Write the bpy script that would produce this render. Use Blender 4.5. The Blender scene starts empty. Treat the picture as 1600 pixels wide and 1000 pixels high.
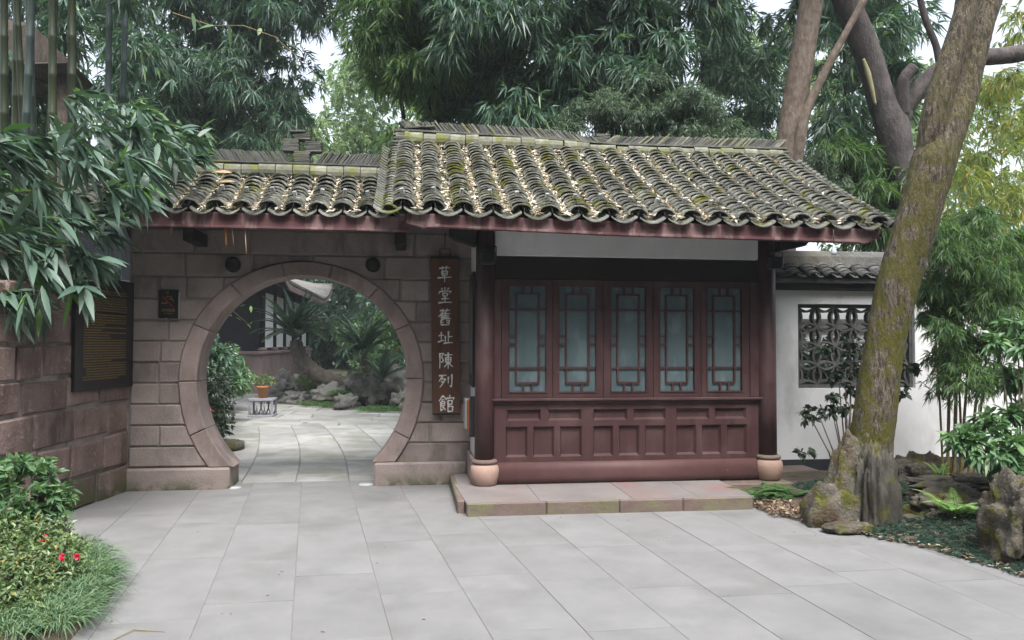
import bpy, bmesh, math, random
import numpy as np
from mathutils import Vector, Matrix, Euler, noise as mnoise

# ------------------------------------------------------------------ camera, sky, sun, exposure
scene = bpy.context.scene
COL = scene.collection
EYE = 1.65
YAW, PITCH, ROLL = math.radians(7.5), math.atan(35 / 1200.0), math.radians(0.17)
_f0 = np.array([math.sin(YAW), math.cos(YAW), 0.0]); _r0 = np.array([math.cos(YAW), -math.sin(YAW), 0.0])
_u0 = np.array([0.0, 0.0, 1.0])
CFW = _f0 * math.cos(PITCH) + _u0 * math.sin(PITCH)
_up = _u0 * math.cos(PITCH) - _f0 * math.sin(PITCH)
CR = _r0 * math.cos(ROLL) + _up * math.sin(ROLL)
CU = _up * math.cos(ROLL) - _r0 * math.sin(ROLL)
cam_data = bpy.data.cameras.new('camera'); cam = bpy.data.objects.new('camera', cam_data); COL.objects.link(cam)
cam_data.sensor_width = 36.0; cam_data.lens = 27.0; cam_data.clip_start = 0.05; cam_data.clip_end = 1000.0
m = Matrix.Identity(4)
for i in range(3):
    m[i][0] = CR[i]; m[i][1] = CU[i]; m[i][2] = -CFW[i]
m[2][3] = EYE
cam.matrix_world = m
scene.camera = cam

SUN_EL, SUN_AZ = math.radians(61), math.radians(172)     # azimuth measured from +Y towards +X
world = bpy.data.worlds.new('World'); scene.world = world; world.use_nodes = True
nt = world.node_tree; nt.nodes.clear()
w_out = nt.nodes.new('ShaderNodeOutputWorld'); w_bg = nt.nodes.new('ShaderNodeBackground')
w_sky = nt.nodes.new('ShaderNodeTexSky'); w_sky.sky_type = 'NISHITA'; w_sky.sun_disc = False
w_sky.sun_elevation = SUN_EL; w_sky.sun_rotation = SUN_AZ
w_sky.air_density = 1.0; w_sky.dust_density = 6.0; w_sky.ozone_density = 1.0; w_sky.altitude = 400
w_hsv = nt.nodes.new('ShaderNodeHueSaturation'); w_hsv.inputs['Saturation'].default_value = 0.42
nt.links.new(w_sky.outputs[0], w_hsv.inputs['Color']); nt.links.new(w_hsv.outputs[0], w_bg.inputs['Color'])
w_bg.inputs['Strength'].default_value = 0.12
nt.links.new(w_bg.outputs[0], w_out.inputs['Surface'])
sun_d = bpy.data.lights.new('sun', 'SUN'); sun_d.energy = 1.5; sun_d.angle = math.radians(32); sun_d.color = (1.0, 0.985, 0.965)
sun = bpy.data.objects.new('sun', sun_d); COL.objects.link(sun)
sd = Vector((math.sin(SUN_AZ) * math.cos(SUN_EL), math.cos(SUN_AZ) * math.cos(SUN_EL), math.sin(SUN_EL)))
sun.rotation_euler = sd.to_track_quat('Z', 'Y').to_euler()
vs = scene.view_settings
vs.view_transform = 'Standard'; vs.look = 'None'; vs.gamma = 1.0; vs.use_curve_mapping = False
vs.exposure = 1.9
try:
    scene.cycles.max_bounces = 8; scene.cycles.diffuse_bounces = 4; scene.cycles.glossy_bounces = 3
    scene.cycles.transmission_bounces = 4; scene.cycles.volume_bounces = 1
except Exception:
    pass

# ------------------------------------------------------------------ helpers
def at(px, py, dep):
    """a real place seen at photo pixel (px, py), dep metres along the view"""
    d = CFW + CR * ((px - 800) / 1200.0) + CU * ((500 - py) / 1200.0)
    p = d * dep; return Vector((p[0], p[1], p[2] + EYE))
def sstep(a, b, x):
    t = max(0.0, min(1.0, (x - a) / (b - a))); return t * t * (3 - 2 * t)

def tag(o, label=None, cat=None, group=None, kind=None):
    if label: o['label'] = label
    if cat: o['category'] = cat
    if group: o['group'] = group
    if kind: o['kind'] = kind
    return o
def thing(name, label, cat, loc=(0, 0, 0), group=None):
    o = bpy.data.objects.new(name, None); COL.objects.link(o); o.location = loc; o.empty_display_size = 0.1
    return tag(o, label, cat, group)
def obj(name, me, parent=None, loc=(0, 0, 0), rot=None, scale=None):
    o = bpy.data.objects.new(name, me); COL.objects.link(o); o.location = loc
    if rot: o.rotation_euler = rot
    if scale: o.scale = scale
    if parent is not None:
        o.parent = parent
        o.matrix_parent_inverse = Matrix.Translation(-parent.location)
    return o

class MB:
    def __init__(s): s.v = []; s.f = []; s.sm = []
    def add(s, vs, fs, smooth=False):
        n = len(s.v); s.v += [tuple(p) for p in vs]; s.f += [tuple(i + n for i in f) for f in fs]; s.sm += [smooth] * len(fs); return s
    def box(s, x0, x1, y0, y1, z0, z1):
        s.add([(x0, y0, z0), (x1, y0, z0), (x1, y1, z0), (x0, y1, z0), (x0, y0, z1), (x1, y0, z1), (x1, y1, z1), (x0, y1, z1)],
              [(0, 3, 2, 1), (4, 5, 6, 7), (0, 1, 5, 4), (1, 2, 6, 5), (2, 3, 7, 6), (3, 0, 4, 7)]); return s
    def cbox(s, x0, x1, y0, y1, z0, z1, c=0.006):
        """box with chamfered edges all round"""
        a = [(x0, x1), (y0, y1), (z0, z1)]
        vs = []; idx = {}
        for sx in (0, 1):
            for sy in (0, 1):
                for sz in (0, 1):
                    sg = (sx, sy, sz)
                    for ax in range(3):
                        p = []
                        for k in range(3):
                            e = a[k][sg[k]]
                            if k != ax: e += c if sg[k] == 0 else -c
                            p.append(e)
                        idx[(sg, ax)] = len(vs); vs.append(p)
        fs = []
        for ax in range(3):
            o1, o2 = (ax + 1) % 3, (ax + 2) % 3
            for sd_ in (0, 1):
                q = []
                for (u, w) in ((0, 0), (1, 0), (1, 1), (0, 1)):
                    sg = [0, 0, 0]; sg[ax] = sd_; sg[o1] = u; sg[o2] = w; q.append(idx[(tuple(sg), ax)])
                fs.append(q if sd_ else q[::-1])
        for ax in range(3):            # edges running along ax
            o1, o2 = (ax + 1) % 3, (ax + 2) % 3
            for u in (0, 1):
                for w in (0, 1):
                    lo = [0, 0, 0]; hi = [0, 0, 0]
                    lo[o1] = hi[o1] = u; lo[o2] = hi[o2] = w; hi[ax] = 1
                    lo = tuple(lo); hi = tuple(hi)
                    q = [idx[(lo, o1)], idx[(hi, o1)], idx[(hi, o2)], idx[(lo, o2)]]
                    fs.append(q if (u ^ w) else q[::-1])
        for sx in (0, 1):
            for sy in (0, 1):
                for sz in (0, 1):
                    g = (sx, sy, sz); q = [idx[(g, 0)], idx[(g, 1)], idx[(g, 2)]]
                    fs.append(q if (sx + sy + sz) % 2 else q[::-1])
        s.add(vs, fs); return s
    def prism_y(s, poly, yf, yb, c=0.0):
        """polygon in (x,z), counter-clockwise seen from -Y, extruded from yf back to yb, front edge chamfered"""
        n = len(poly)
        if c > 0:
            ins = inset(poly, c)
            vs = [(x, yf, z) for x, z in ins] + [(x, yf + c, z) for x, z in poly] + [(x, yb, z) for x, z in poly]
            fs = [tuple(range(n))]
            for i in range(n):
                j = (i + 1) % n
                fs.append((i, n + i, n + j, j)); fs.append((n + i, 2 * n + i, 2 * n + j, n + j))
        else:
            vs = [(x, yf, z) for x, z in poly] + [(x, yb, z) for x, z in poly]
            fs = [tuple(range(n))] + [(i, n + i, n + (i + 1) % n, (i + 1) % n) for i in range(n)] + [tuple(range(2 * n - 1, n - 1, -1))]
        s.add(vs, fs); return s
    def prism_z(s, poly, zt, zb, c=0.0):
        """polygon in (x,y), counter-clockwise seen from above"""
        n = len(poly)
        if c > 0:
            ins = inset(poly, c)
            vs = [(x, y, zt) for x, y in ins] + [(x, y, zt - c) for x, y in poly] + [(x, y, zb) for x, y in poly]
            fs = [tuple(range(n))]
            for i in range(n):
                j = (i + 1) % n
                fs.append((i, n + i, n + j, j)); fs.append((n + i, 2 * n + i, 2 * n + j, n + j))
        else:
            vs = [(x, y, zt) for x, y in poly] + [(x, y, zb) for x, y in poly]
            fs = [tuple(range(n))] + [(i, n + i, n + (i + 1) % n, (i + 1) % n) for i in range(n)] + [tuple(range(2 * n - 1, n - 1, -1))]
        s.add(vs, fs); return s
    def tube(s, path, radii, n=10, cap=True, smooth=True, wob=None):
        path = [Vector(p) for p in path]
        if not hasattr(radii, '__len__'): radii = [radii] * len(path)
        vs = []; fs = []; ref = Vector((0, 0, 1))
        t0 = (path[1] - path[0]).normalized()
        if abs(t0.dot(ref)) > 0.9: ref = Vector((1, 0, 0))
        u = (ref - t0 * ref.dot(t0)).normalized()
        for i, p in enumerate(path):
            a = path[max(i - 1, 0)]; b = path[min(i + 1, len(path) - 1)]
            t = (b - a).normalized(); u = (u - t * u.dot(t)).normalized(); w = t.cross(u)
            for k in range(n):
                an = 2 * math.pi * k / n
                d = u * math.cos(an) + w * math.sin(an)
                r = radii[i]
                if wob: r *= wob(p + d * r, i, an)
                vs.append(p + d * r)
        for i in range(len(path) - 1):
            for k in range(n):
                k2 = (k + 1) % n
                fs.append((i * n + k, i * n + k2, (i + 1) * n + k2, (i + 1) * n + k))
        if cap: fs.append(tuple(range(n - 1, -1, -1))); fs.append(tuple((len(path) - 1) * n + k for k in range(n)))
        s.add(vs, fs, smooth); return s
    def lathe(s, prof, c, n=24, smooth=True):
        """prof: list of (r, z)"""
        vs = []; fs = []
        for r, z in prof:
            for k in range(n):
                a = 2 * math.pi * k / n; vs.append((c[0] + r * math.cos(a), c[1] + r * math.sin(a), c[2] + z))
        for i in range(len(prof) - 1):
            for k in range(n):
                k2 = (k + 1) % n; fs.append((i * n + k, i * n + k2, (i + 1) * n + k2, (i + 1) * n + k))
        fs.append(tuple(range(n - 1, -1, -1))); fs.append(tuple((len(prof) - 1) * n + k for k in range(n)))
        s.add(vs, fs, smooth); return s
    def holed(s, x0, x1, z0, z1, holes, yf, yb):
        """flat board facing -Y with rectangular holes, no overlapping faces"""
        xs = sorted({x0, x1, *[h[0] for h in holes], *[h[1] for h in holes]})
        zs = sorted({z0, z1, *[h[2] for h in holes], *[h[3] for h in holes]})
        def inh(x, z): return any(h[0] < x < h[1] and h[2] < z < h[3] for h in holes)
        for i in range(len(xs) - 1):
            for j in range(len(zs) - 1):
                if inh((xs[i] + xs[i + 1]) / 2, (zs[j] + zs[j + 1]) / 2): continue
                for y, fl in ((yf, 0), (yb, 1)):
                    q = [(xs[i], y, zs[j]), (xs[i + 1], y, zs[j]), (xs[i + 1], y, zs[j + 1]), (xs[i], y, zs[j + 1])]
                    s.add(q, [(0, 1, 2, 3) if not fl else (3, 2, 1, 0)])
        for h in list(holes) + [(x0, x1, z0, z1)]:
            out = h == (x0, x1, z0, z1) and h not in holes
            a, b, c, d = h
            for p, q in (((a, c), (b, c)), ((b, c), (b, d)), ((b, d), (a, d)), ((a, d), (a, c))):
                f = [(p[0], yf, p[1]), (q[0], yf, q[1]), (q[0], yb, q[1]), (p[0], yb, p[1])]
                s.add(f, [(3, 2, 1, 0) if out else (0, 1, 2, 3)])
        return s
    def mesh(s, name, mat):
        me = bpy.data.meshes.new(name); me.from_pydata(s.v, [], s.f)
        me.polygons.foreach_set('use_smooth', s.sm); me.update()
        for mt in (mat if isinstance(mat, (list, tuple)) else [mat]): me.materials.append(mt)
        return me
    def build(s, name, mat, parent=None, **k): return obj(name, s.mesh(name, mat), parent, **k)

def inset(poly, c):
    n = len(poly); out = []
    area = sum(poly[i][0] * poly[(i + 1) % n][1] - poly[(i + 1) % n][0] * poly[i][1] for i in range(n))
    sg = 1 if area > 0 else -1
    for i in range(n):
        p0, p1, p2 = Vector(poly[i - 1]), Vector(poly[i]), Vector(poly[(i + 1) % n])
        d1 = p1 - p0; d2 = p2 - p1
        if d1.length < 1e-6: d1 = d2
        if d2.length < 1e-6: d2 = d1
        d1 = d1.normalized(); d2 = d2.normalized()
        n1 = Vector((-d1.y, d1.x)) * sg; n2 = Vector((-d2.y, d2.x)) * sg
        b = n1 + n2
        if b.length < 1e-4: b = n1
        b.normalize(); k = c / max(0.5, b.dot(n1))
        q = p1 + b * k; out.append((q.x, q.y))
    return out

# ------------------------------------------------------------------ materials
def _n(t, kind, **kw):
    n = t.nodes.new(kind)
    for k, v in kw.items(): setattr(n, k, v)
    return n
def mat(name, c1, c2, scale=4.0, rough=0.8, bump=0.25, bscale=40.0, stretch=(1, 1, 1), orand=0.0, stain=None, stain_amt=0.5,
        stain_scale=3.0, stain_stretch=(1, 1, 1), stain_edge=(0.5, 0.62), moss=None, moss_amt=0.5, moss_scale=3.0, moss_up=0.0, moss_low=None, moss_flat=False,
        spec=0.3, coat=0.0, metallic=0.0, bdist=0.01, speck=None, speck_scale=120.0):
    mt = bpy.data.materials.new(name); mt.use_nodes = True; t = mt.node_tree; L = t.links
    bs = t.nodes['Principled BSDF']
    geo = _n(t, 'ShaderNodeNewGeometry'); oi = _n(t, 'ShaderNodeObjectInfo')
    off = _n(t, 'ShaderNodeVectorMath', operation='SCALE'); comb = _n(t, 'ShaderNodeCombineXYZ')
    for i in range(3): L.new(oi.outputs['Random'], comb.inputs[i])
    L.new(comb.outputs[0], off.inputs[0]); off.inputs['Scale'].default_value = 37.0 if orand else 0.0
    add = _n(t, 'ShaderNodeVectorMath', operation='ADD'); L.new(geo.outputs['Position'], add.inputs[0]); L.new(off.outputs[0], add.inputs[1])
    def nz(sc, st, detail=5.0, rg=0.6, src=None):
        mp = _n(t, 'ShaderNodeMapping'); L.new(src or add.outputs[0], mp.inputs[0]); mp.inputs['Scale'].default_value = st
        n = _n(t, 'ShaderNodeTexNoise'); n.inputs['Scale'].default_value = sc; n.inputs['Detail'].default_value = detail; n.inputs['Roughness'].default_value = rg
        L.new(mp.outputs[0], n.inputs['Vector']); return n.outputs['Fac']
    def ramp(fac, a, b):
        r = _n(t, 'ShaderNodeMapRange'); r.inputs['From Min'].default_value = a; r.inputs['From Max'].default_value = b; r.clamp = True
        L.new(fac, r.inputs['Value']); return r.outputs[0]
    def mix(f, a, b):
        mx = _n(t, 'ShaderNodeMix', data_type='RGBA')
        for sock, v in ((mx.inputs[0], f), (mx.inputs[6], a), (mx.inputs[7], b)):
            if hasattr(v, 'is_output'): L.new(v, sock)
            elif isinstance(v, (int, float)): sock.default_value = v
            else: sock.default_value = (*v, 1)
        return mx.outputs[2]
    def mul(a, b):
        mm = _n(t, 'ShaderNodeMath', operation='MULTIPLY')
        for sock, v in ((mm.inputs[0], a), (mm.inputs[1], b)):
            if hasattr(v, 'is_output'): L.new(v, sock)
            else: sock.default_value = v
        return mm.outputs[0]
    col = mix(ramp(nz(scale, stretch), 0.3, 0.7), c1, c2)
    if speck: col = mix(ramp(nz(speck_scale, (1, 1, 1), 2.0), 0.58, 0.7), col, speck)
    if stain: col = mix(mul(ramp(nz(stain_scale, stain_stretch), *stain_edge), stain_amt), col, stain)
    if orand:
        mr = _n(t, 'ShaderNodeMapRange'); L.new(oi.outputs['Random'], mr.inputs[0]); mr.inputs[3].default_value = 1 - orand; mr.inputs[4].default_value = 1 + orand
        vm = _n(t, 'ShaderNodeVectorMath', operation='SCALE'); L.new(col, vm.inputs[0]); L.new(mr.outputs[0], vm.inputs['Scale']); col = vm.outputs[0]
    if moss:
        f = ramp(nz(moss_scale, (1, 1, 1), 6.0, .6, geo.outputs['Position'] if moss_flat else None), 0.62 - 0.3 * moss_amt, 0.72 - 0.3 * moss_amt)
        if moss_up:
            sx = _n(t, 'ShaderNodeSeparateXYZ'); L.new(geo.outputs['Normal'], sx.inputs[0]); f = mul(f, ramp(sx.outputs[2], -0.1, moss_up))
        if moss_low:
            sx = _n(t, 'ShaderNodeSeparateXYZ'); L.new(geo.outputs['Position'], sx.inputs[0]); f = mul(f, ramp(sx.outputs[2], moss_low[1], moss_low[0]))
        col = mix(f, col, moss)
    L.new(col, bs.inputs['Base Color']); bs.inputs['Roughness'].default_value = rough
    bs.inputs['Specular IOR Level'].default_value = spec; bs.inputs['Metallic'].default_value = metallic
    if coat: bs.inputs['Coat Weight'].default_value = coat; bs.inputs['Coat Roughness'].default_value = 0.15
    if bump:
        b = _n(t, 'ShaderNodeBump'); b.inputs['Strength'].default_value = bump; b.inputs['Distance'].default_value = bdist
        L.new(nz(bscale, stretch, 6.0, 0.65), b.inputs['Height']); L.new(b.outputs[0], bs.inputs['Normal'])
    return mt
def leafmat(name, c1, c2, c3=None, rough=0.42, trans=0.25, spec=0.4, rare=0.93):
    mt = bpy.data.materials.new(name); mt.use_nodes = True; t = mt.node_tree; L = t.links
    bs = t.nodes['Principled BSDF']; geo = _n(t, 'ShaderNodeNewGeometry')
    cr = _n(t, 'ShaderNodeValToRGB'); L.new(geo.outputs['Random Per Island'], cr.inputs[0])
    cr.color_ramp.elements[0].color = (*c1, 1); cr.color_ramp.elements[1].color = (*c2, 1)
    if c3:
        cr.color_ramp.elements[1].position = rare - 0.01
        e = cr.color_ramp.elements.new(rare); e.color = (*c3, 1)
    L.new(cr.outputs[0], bs.inputs['Base Color']); bs.inputs['Roughness'].default_value = rough; bs.inputs['Specular IOR Level'].default_value = spec
    if trans:
        tr = _n(t, 'ShaderNodeBsdfTranslucent'); mx = _n(t, 'ShaderNodeMixShader'); mx.inputs[0].default_value = trans
        sc = _n(t, 'ShaderNodeVectorMath', operation='MULTIPLY'); L.new(cr.outputs[0], sc.inputs[0]); sc.inputs[1].default_value = (1.3, 1.5, 0.7)
        L.new(sc.outputs[0], tr.inputs['Color'])
        L.new(bs.outputs[0], mx.inputs[1]); L.new(tr.outputs[0], mx.inputs[2]); L.new(mx.outputs[0], t.nodes['Material Output'].inputs['Surface'])
    return mt

M = {}
M['slab'] = mat('paving_stone', (.148, .148, .149), (.185, .185, .186), 2.6, .75, .45, 70, orand=.045, stain=(.115, .116, .112), stain_amt=.65, stain_scale=1.6, stain_edge=(.48, .7), speck=(.16, .157, .15), bdist=.004)
M['slab2'] = mat('courtyard_stone', (.22, .22, .212), (.31, .306, .295), 2.5, .8, .3, 50, orand=.14, stain=(.14, .15, .11), stain_amt=.6, stain_scale=1.4, bdist=.006)
M['mortar'] = mat('joint_sand', (.13, .129, .124), (.175, .174, .168), 3, .95, .4, 60)
M['stone'] = mat('gate_sandstone', (.205, .166, .152), (.29, .248, .23), 3.0, .85, .6, 45, orand=.13, stain=(.12, .10, .09), stain_amt=.65, stain_scale=2.2, stain_stretch=(1, 1, .5), moss=(.06, .065, .03), moss_amt=.75, moss_low=(0.0, .16), bdist=.012, speck=(.2, .155, .14), speck_scale=60)
M['ring'] = mat('ring_sandstone', (.205, .158, .145), (.285, .23, .215), 4.5, .85, .55, 55, orand=.08, stain=(.12, .10, .092), stain_amt=.65, stain_scale=3.2, stain_stretch=(1, 1, .4), bdist=.008, speck=(.2, .155, .14), speck_scale=50)
M['grout'] = mat('wall_mortar', (.175, .155, .145), (.24, .215, .2), 5, .95, .4, 50)
M['oldstone'] = mat('old_red_sandstone', (.135, .088, .078), (.24, .175, .158), 3.4, .88, .9, 22, orand=.2, stain=(.05, .038, .035), stain_amt=.85, stain_scale=2.6, stain_stretch=(1, 1, .28), stain_edge=(.5, .66), speck=(.26, .21, .19), speck_scale=22, moss=(.055, .065, .025), moss_amt=.8, moss_scale=4, moss_low=(.0, .42), bdist=.02)
M['oldgrout'] = mat('old_mortar', (.17, .15, .135), (.27, .24, .22), 5, .95, .7, 30, stain=(.07, .06, .05), stain_amt=.7, stain_scale=3)
M['tile'] = mat('roof_tile', (.075, .078, .068), (.17, .173, .152), 9, .85, .5, 60, orand=.35, moss=(.105, .11, .02), moss_amt=.2, moss_scale=3.0, moss_flat=True, bdist=.008, stain=(.055, .057, .05), stain_amt=.6, stain_scale=5)
M['tilelip'] = mat('tile_lip', (.11, .112, .095), (.215, .215, .185), 14, .85, .4, 60, orand=.4, moss=(.13, .135, .03), moss_amt=.3, moss_scale=3.0, moss_flat=True)
M['ridge'] = mat('ridge_cap_tile', (.125, .13, .095), (.215, .215, .165), 8, .88, .4, 60, orand=.25, moss=(.13, .14, .04), moss_amt=.35, moss_scale=5, stain=(.08, .08, .06), stain_amt=.5, stain_scale=9)
M['ridgegrey'] = mat('ridge_thin_tile', (.05, .052, .05), (.115, .115, .105), 10, .85, .4, 50, orand=.4, moss=(.10, .105, .04), moss_amt=.2, moss_scale=3)
M['darktile'] = mat('dark_tile', (.05, .05, .05), (.11, .112, .105), 10, .85, .4, 50, orand=.3)
M['red'] = mat('oxblood_paint', (.044, .0185, .0195), (.062, .028, .029), 5.0, .5, .25, 60, stretch=(3, 3, .25), stain=(.095, .054, .054), stain_amt=.55, stain_scale=2.4, stain_stretch=(1, 1, .5), spec=.35, bdist=.003)
M['redsill'] = mat('worn_red_sill', (.07, .033, .032), (.098, .05, .048), 3.0, .6, .2, 60, stain=(.4, .33, .3), stain_amt=.6, stain_scale=14, stain_edge=(.70, .73), spec=.3, bdist=.004)
M['fascia'] = mat('weathered_red_board', (.075, .03, .032), (.12, .05, .053), 5.0, .6, .25, 70, stretch=(1, 1, .25), stain=(.235, .15, .148), stain_amt=.85, stain_scale=4.0, stain_stretch=(1, 1, .22), stain_edge=(.49, .56), spec=.35, bdist=.004)
M['dark'] = mat('dark_timber', (.006, .005, .005), (.012, .009, .009), 5, .6, .2, 50, stretch=(1, 1, .3))  # dark wood; on the head beam the black also stands for eave shade
M['soffit'] = mat('soffit_board', (.022, .014, .012), (.035, .022, .02), 5, .8, .2, 50)
M['plaster'] = mat('white_plaster', (.62, .625, .64), (.76, .765, .78), 1.6, .85, .15, 40, stain=(.30, .30, .28), stain_amt=.8, stain_scale=2.0, stain_stretch=(1, 1, .4), stain_edge=(.5, .8), bdist=.004)
M['plaster2'] = mat('dim_plaster', (.5, .5, .48), (.6, .6, .58), 1.6, .85, .1, 40)
M['band'] = mat('black_skirting', (.02, .022, .028), (.035, .037, .045), 3, .7, .15, 40)
M['pane'] = mat('blue_film_glass', (.075, .112, .122), (.098, .14, .152), 1.5, .12, .0, 10, stretch=(4, 4, .25), orand=.12, spec=.5, coat=.8, stain=(.17, .23, .25), stain_amt=.4, stain_scale=9, stain_stretch=(1, 1, .4))  # vertical streaks paint curtain fold highlights into the pane colour
M['terra'] = mat('pink_sandstone_drum', (.27, .178, .142), (.34, .235, .197), 5, .75, .25, 60, stain=(.3, .19, .15), stain_amt=.4, stain_scale=4, bdist=.005)
M['stepred'] = mat('step_red_wash', (.135, .122, .118), (.18, .163, .158), 2.5, .75, .3, 50, orand=.03, stain=(.19, .09, .083), stain_amt=.65, stain_scale=1.7, stain_stretch=(1, 1, .3), stain_edge=(.5, .66), bdist=.006)
M['stepfront'] = mat('step_front_stone', (.105, .075, .066), (.155, .115, .10), 4, .8, .5, 35, stain=(.13, .135, .07), stain_amt=.8, stain_scale=2.8, stain_edge=(.46, .6), orand=.05, bdist=.015)
M['wood'] = mat('sign_wood', (.062, .026, .015), (.12, .052, .03), 3.0, .5, .25, 40, stretch=(5, 5, .5), spec=.35, coat=.15, bdist=.003)
M['boxwood'] = mat('varnished_box', (.16, .05, .015), (.25, .09, .03), 3.0, .35, .1, 40, stretch=(5, 5, .5), coat=.3)
M['white'] = mat('sign_white_paint', (.62, .62, .6), (.72, .72, .7), 10, .6, .0)
M['gold'] = mat('gilt_lettering', (.23, .155, .055), (.3, .205, .08), 20, .5, .0)
M['redink'] = mat('red_ink', (.35, .02, .02), (.4, .03, .03), 20, .5, .0)
M['blackboard'] = mat('black_lacquer', (.008, .008, .009), (.014, .013, .013), 4, .28, .0, spec=.4)
M['blackmetal'] = mat('black_metal', (.012, .012, .014), (.022, .022, .024), 8, .45, .1, 60)
M['greymetal'] = mat('grey_plastic', (.25, .26, .26), (.34, .35, .35), 9, .6, .0, orand=.2)
M['wire'] = mat('black_wire', (.03, .03, .03), (.05, .05, .05), 9, .6, .0)
M['glassdisc'] = mat('lamp_lens', (.42, .46, .48), (.55, .6, .62), 9, .15, .0, coat=.5)
M['bark'] = mat('mossy_bark', (.06, .048, .034), (.175, .145, .11), 34, .92, 1.0, 80, stretch=(1, 1, .3), stain=(.028, .024, .016), stain_amt=.85, stain_scale=40, stain_stretch=(1, 1, .22), stain_edge=(.48, .6), moss=(.085, .082, .012), moss_amt=.62, moss_scale=6.5, moss_low=(1.8, 5.5), bdist=.035, speck=(.27, .24, .18), speck_scale=70)
M['bark2'] = mat('grey_bark', (.055, .047, .045), (.115, .10, .095), 8, .92, .9, 22, stretch=(1, 1, .4), stain=(.045, .04, .04), stain_amt=.6, stain_scale=5, bdist=.04)
M['bark3'] = mat('brown_bark', (.105, .08, .062), (.20, .16, .13), 22, .92, .9, 26, stretch=(1, 1, .35), stain=(.08, .06, .05), stain_amt=.6, stain_scale=8, bdist=.03)
M['barebark'] = mat('peeled_bark', (.20, .185, .10), (.27, .255, .15), 6, .85, .3, 30)
M['rock'] = mat('mossy_rock', (.05, .045, .036), (.15, .135, .11), 7, .92, 1.0, 26, stain=(.09, .06, .032), stain_amt=.7, stain_scale=4.5, moss=(.085, .085, .016), moss_amt=.38, moss_scale=5.5, bdist=.05, speck=(.22, .2, .17), speck_scale=45)
M['rockgrey'] = mat('fluted_grey_rock', (.03, .028, .022), (.095, .088, .074), 9, .9, 1.0, 22, stretch=(1, 1, .35), moss=(.07, .068, .018), moss_amt=.2, moss_scale=5, stain=(.02, .019, .016), stain_amt=.6, stain_scale=6, stain_stretch=(1, 1, .3), bdist=.03)
M['rockfar'] = mat('garden_rock', (.075, .075, .07), (.15, .15, .14), 3, .9, .9, 12, orand=.3, stain=(.17, .15, .11), stain_amt=.4, stain_scale=2, bdist=.03)
M['soil'] = mat('bed_soil', (.05, .04, .03), (.10, .08, .06), 8, .95, .8, 40)
M['ground'] = mat('leafy_ground', (.05, .055, .03), (.09, .08, .055), 1.2, .95, .5, 10)
M['culm'] = mat('green_culm', (.014, .022, .009), (.03, .038, .016), 5, .45, .05, 30, orand=.35, stretch=(1, 1, .3))
M['culmgrey'] = mat('bluish_culm', (.022, .036, .032), (.04, .06, .054), 5, .5, .05, 30, orand=.25)
M['cane'] = mat('yellow_cane', (.14, .11, .04), (.22, .17, .07), 5, .6, .05, 30, orand=.2)
M['thatch'] = mat('thatch', (.045, .035, .028), (.085, .068, .056), 12, .95, .8, 40, stretch=(1, .3, .3), bdist=.03)
M['navy'] = mat('dark_hall_timber', (.006, .006, .011), (.012, .012, .02), 3, .6, .1, 30)
M['farred'] = mat('hall_plinth_stone', (.19, .14, .13), (.27, .2, .19), 2, .85, .3, 20, stain=(.12, .10, .09), stain_amt=.6, stain_scale=1)
M['farroof'] = mat('hall_roof_tile', (.10, .097, .09), (.175, .17, .158), 6, .85, .3, 20, orand=.15)
M['pot'] = mat('clay_pot', (.30, .13, .05), (.38, .18, .075), 6, .6, .1, 40)
M['standgrey'] = mat('stone_stand', (.2, .2, .23), (.28, .28, .31), 6, .7, .2, 40)
M['trunkcycad'] = mat('cycad_trunk', (.05, .042, .034), (.10, .085, .07), 10, .95, .9, 30, bdist=.03)

M['lf_big'] = leafmat('broad_bamboo_leaf', (.04, .08, .058), (.092, .152, .112), (.09, .2, .04), .46, .2, .42, .95)
M['lf_bamA'] = leafmat('bamboo_leaf_cool', (.036, .082, .058), (.105, .185, .135), (.15, .23, .09), .42, .3, .5, .93)
M['lf_bamB'] = leafmat('bamboo_leaf_green', (.042, .095, .04), (.125, .21, .088), (.18, .26, .07), .5, .35, .35, .9)
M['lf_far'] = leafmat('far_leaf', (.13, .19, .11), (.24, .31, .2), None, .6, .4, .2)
M['lf_yellow'] = leafmat('yellowing_leaf', (.13, .19, .06), (.27, .31, .11), (.42, .32, .07), .55, .45, .3, .86)
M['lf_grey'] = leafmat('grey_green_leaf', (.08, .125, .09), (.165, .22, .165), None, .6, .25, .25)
M['lf_bush'] = leafmat('glossy_bush_leaf', (.06, .13, .06), (.13, .23, .11), (.17, .28, .11), .33, .25, .5, .9)
M['lf_azalea'] = leafmat('azalea_leaf', (.09, .15, .065), (.2, .27, .125), (.32, .24, .08), .42, .25, .4, .97)
M['lf_dark'] = leafmat('dark_ivy_leaf', (.022, .038, .022), (.05, .075, .045), None, .35, .12, .5)
M['lf_grass'] = leafmat('grass_blade', (.055, .11, .055), (.13, .21, .11), (.2, .26, .12), .5, .25, .35, .93)
M['lf_mondo'] = leafmat('mondo_blade', (.028, .06, .045), (.075, .13, .095), (.12, .17, .11), .45, .1, .4, .95)
M['lf_fern'] = leafmat('fern_leaf', (.04, .10, .03), (.085, .17, .055), None, .5, .25, .3)
M['lf_fern2'] = leafmat('pale_fern_leaf', (.13, .24, .07), (.2, .33, .11), None, .5, .3, .3)
M['lf_cycad'] = leafmat('cycad_leaf', (.03, .062, .042), (.08, .125, .088), None, .4, .12, .4)
M['lf_litter'] = leafmat('dry_leaf_litter', (.45, .39, .32), (.72, .66, .58), (.28, .16, .1), .8, .1, .2, .9)
M['lf_litter2'] = leafmat('brown_leaf_litter', (.10, .065, .045), (.2, .14, .10), (.36, .28, .2), .8, .1, .2, .85)
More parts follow.
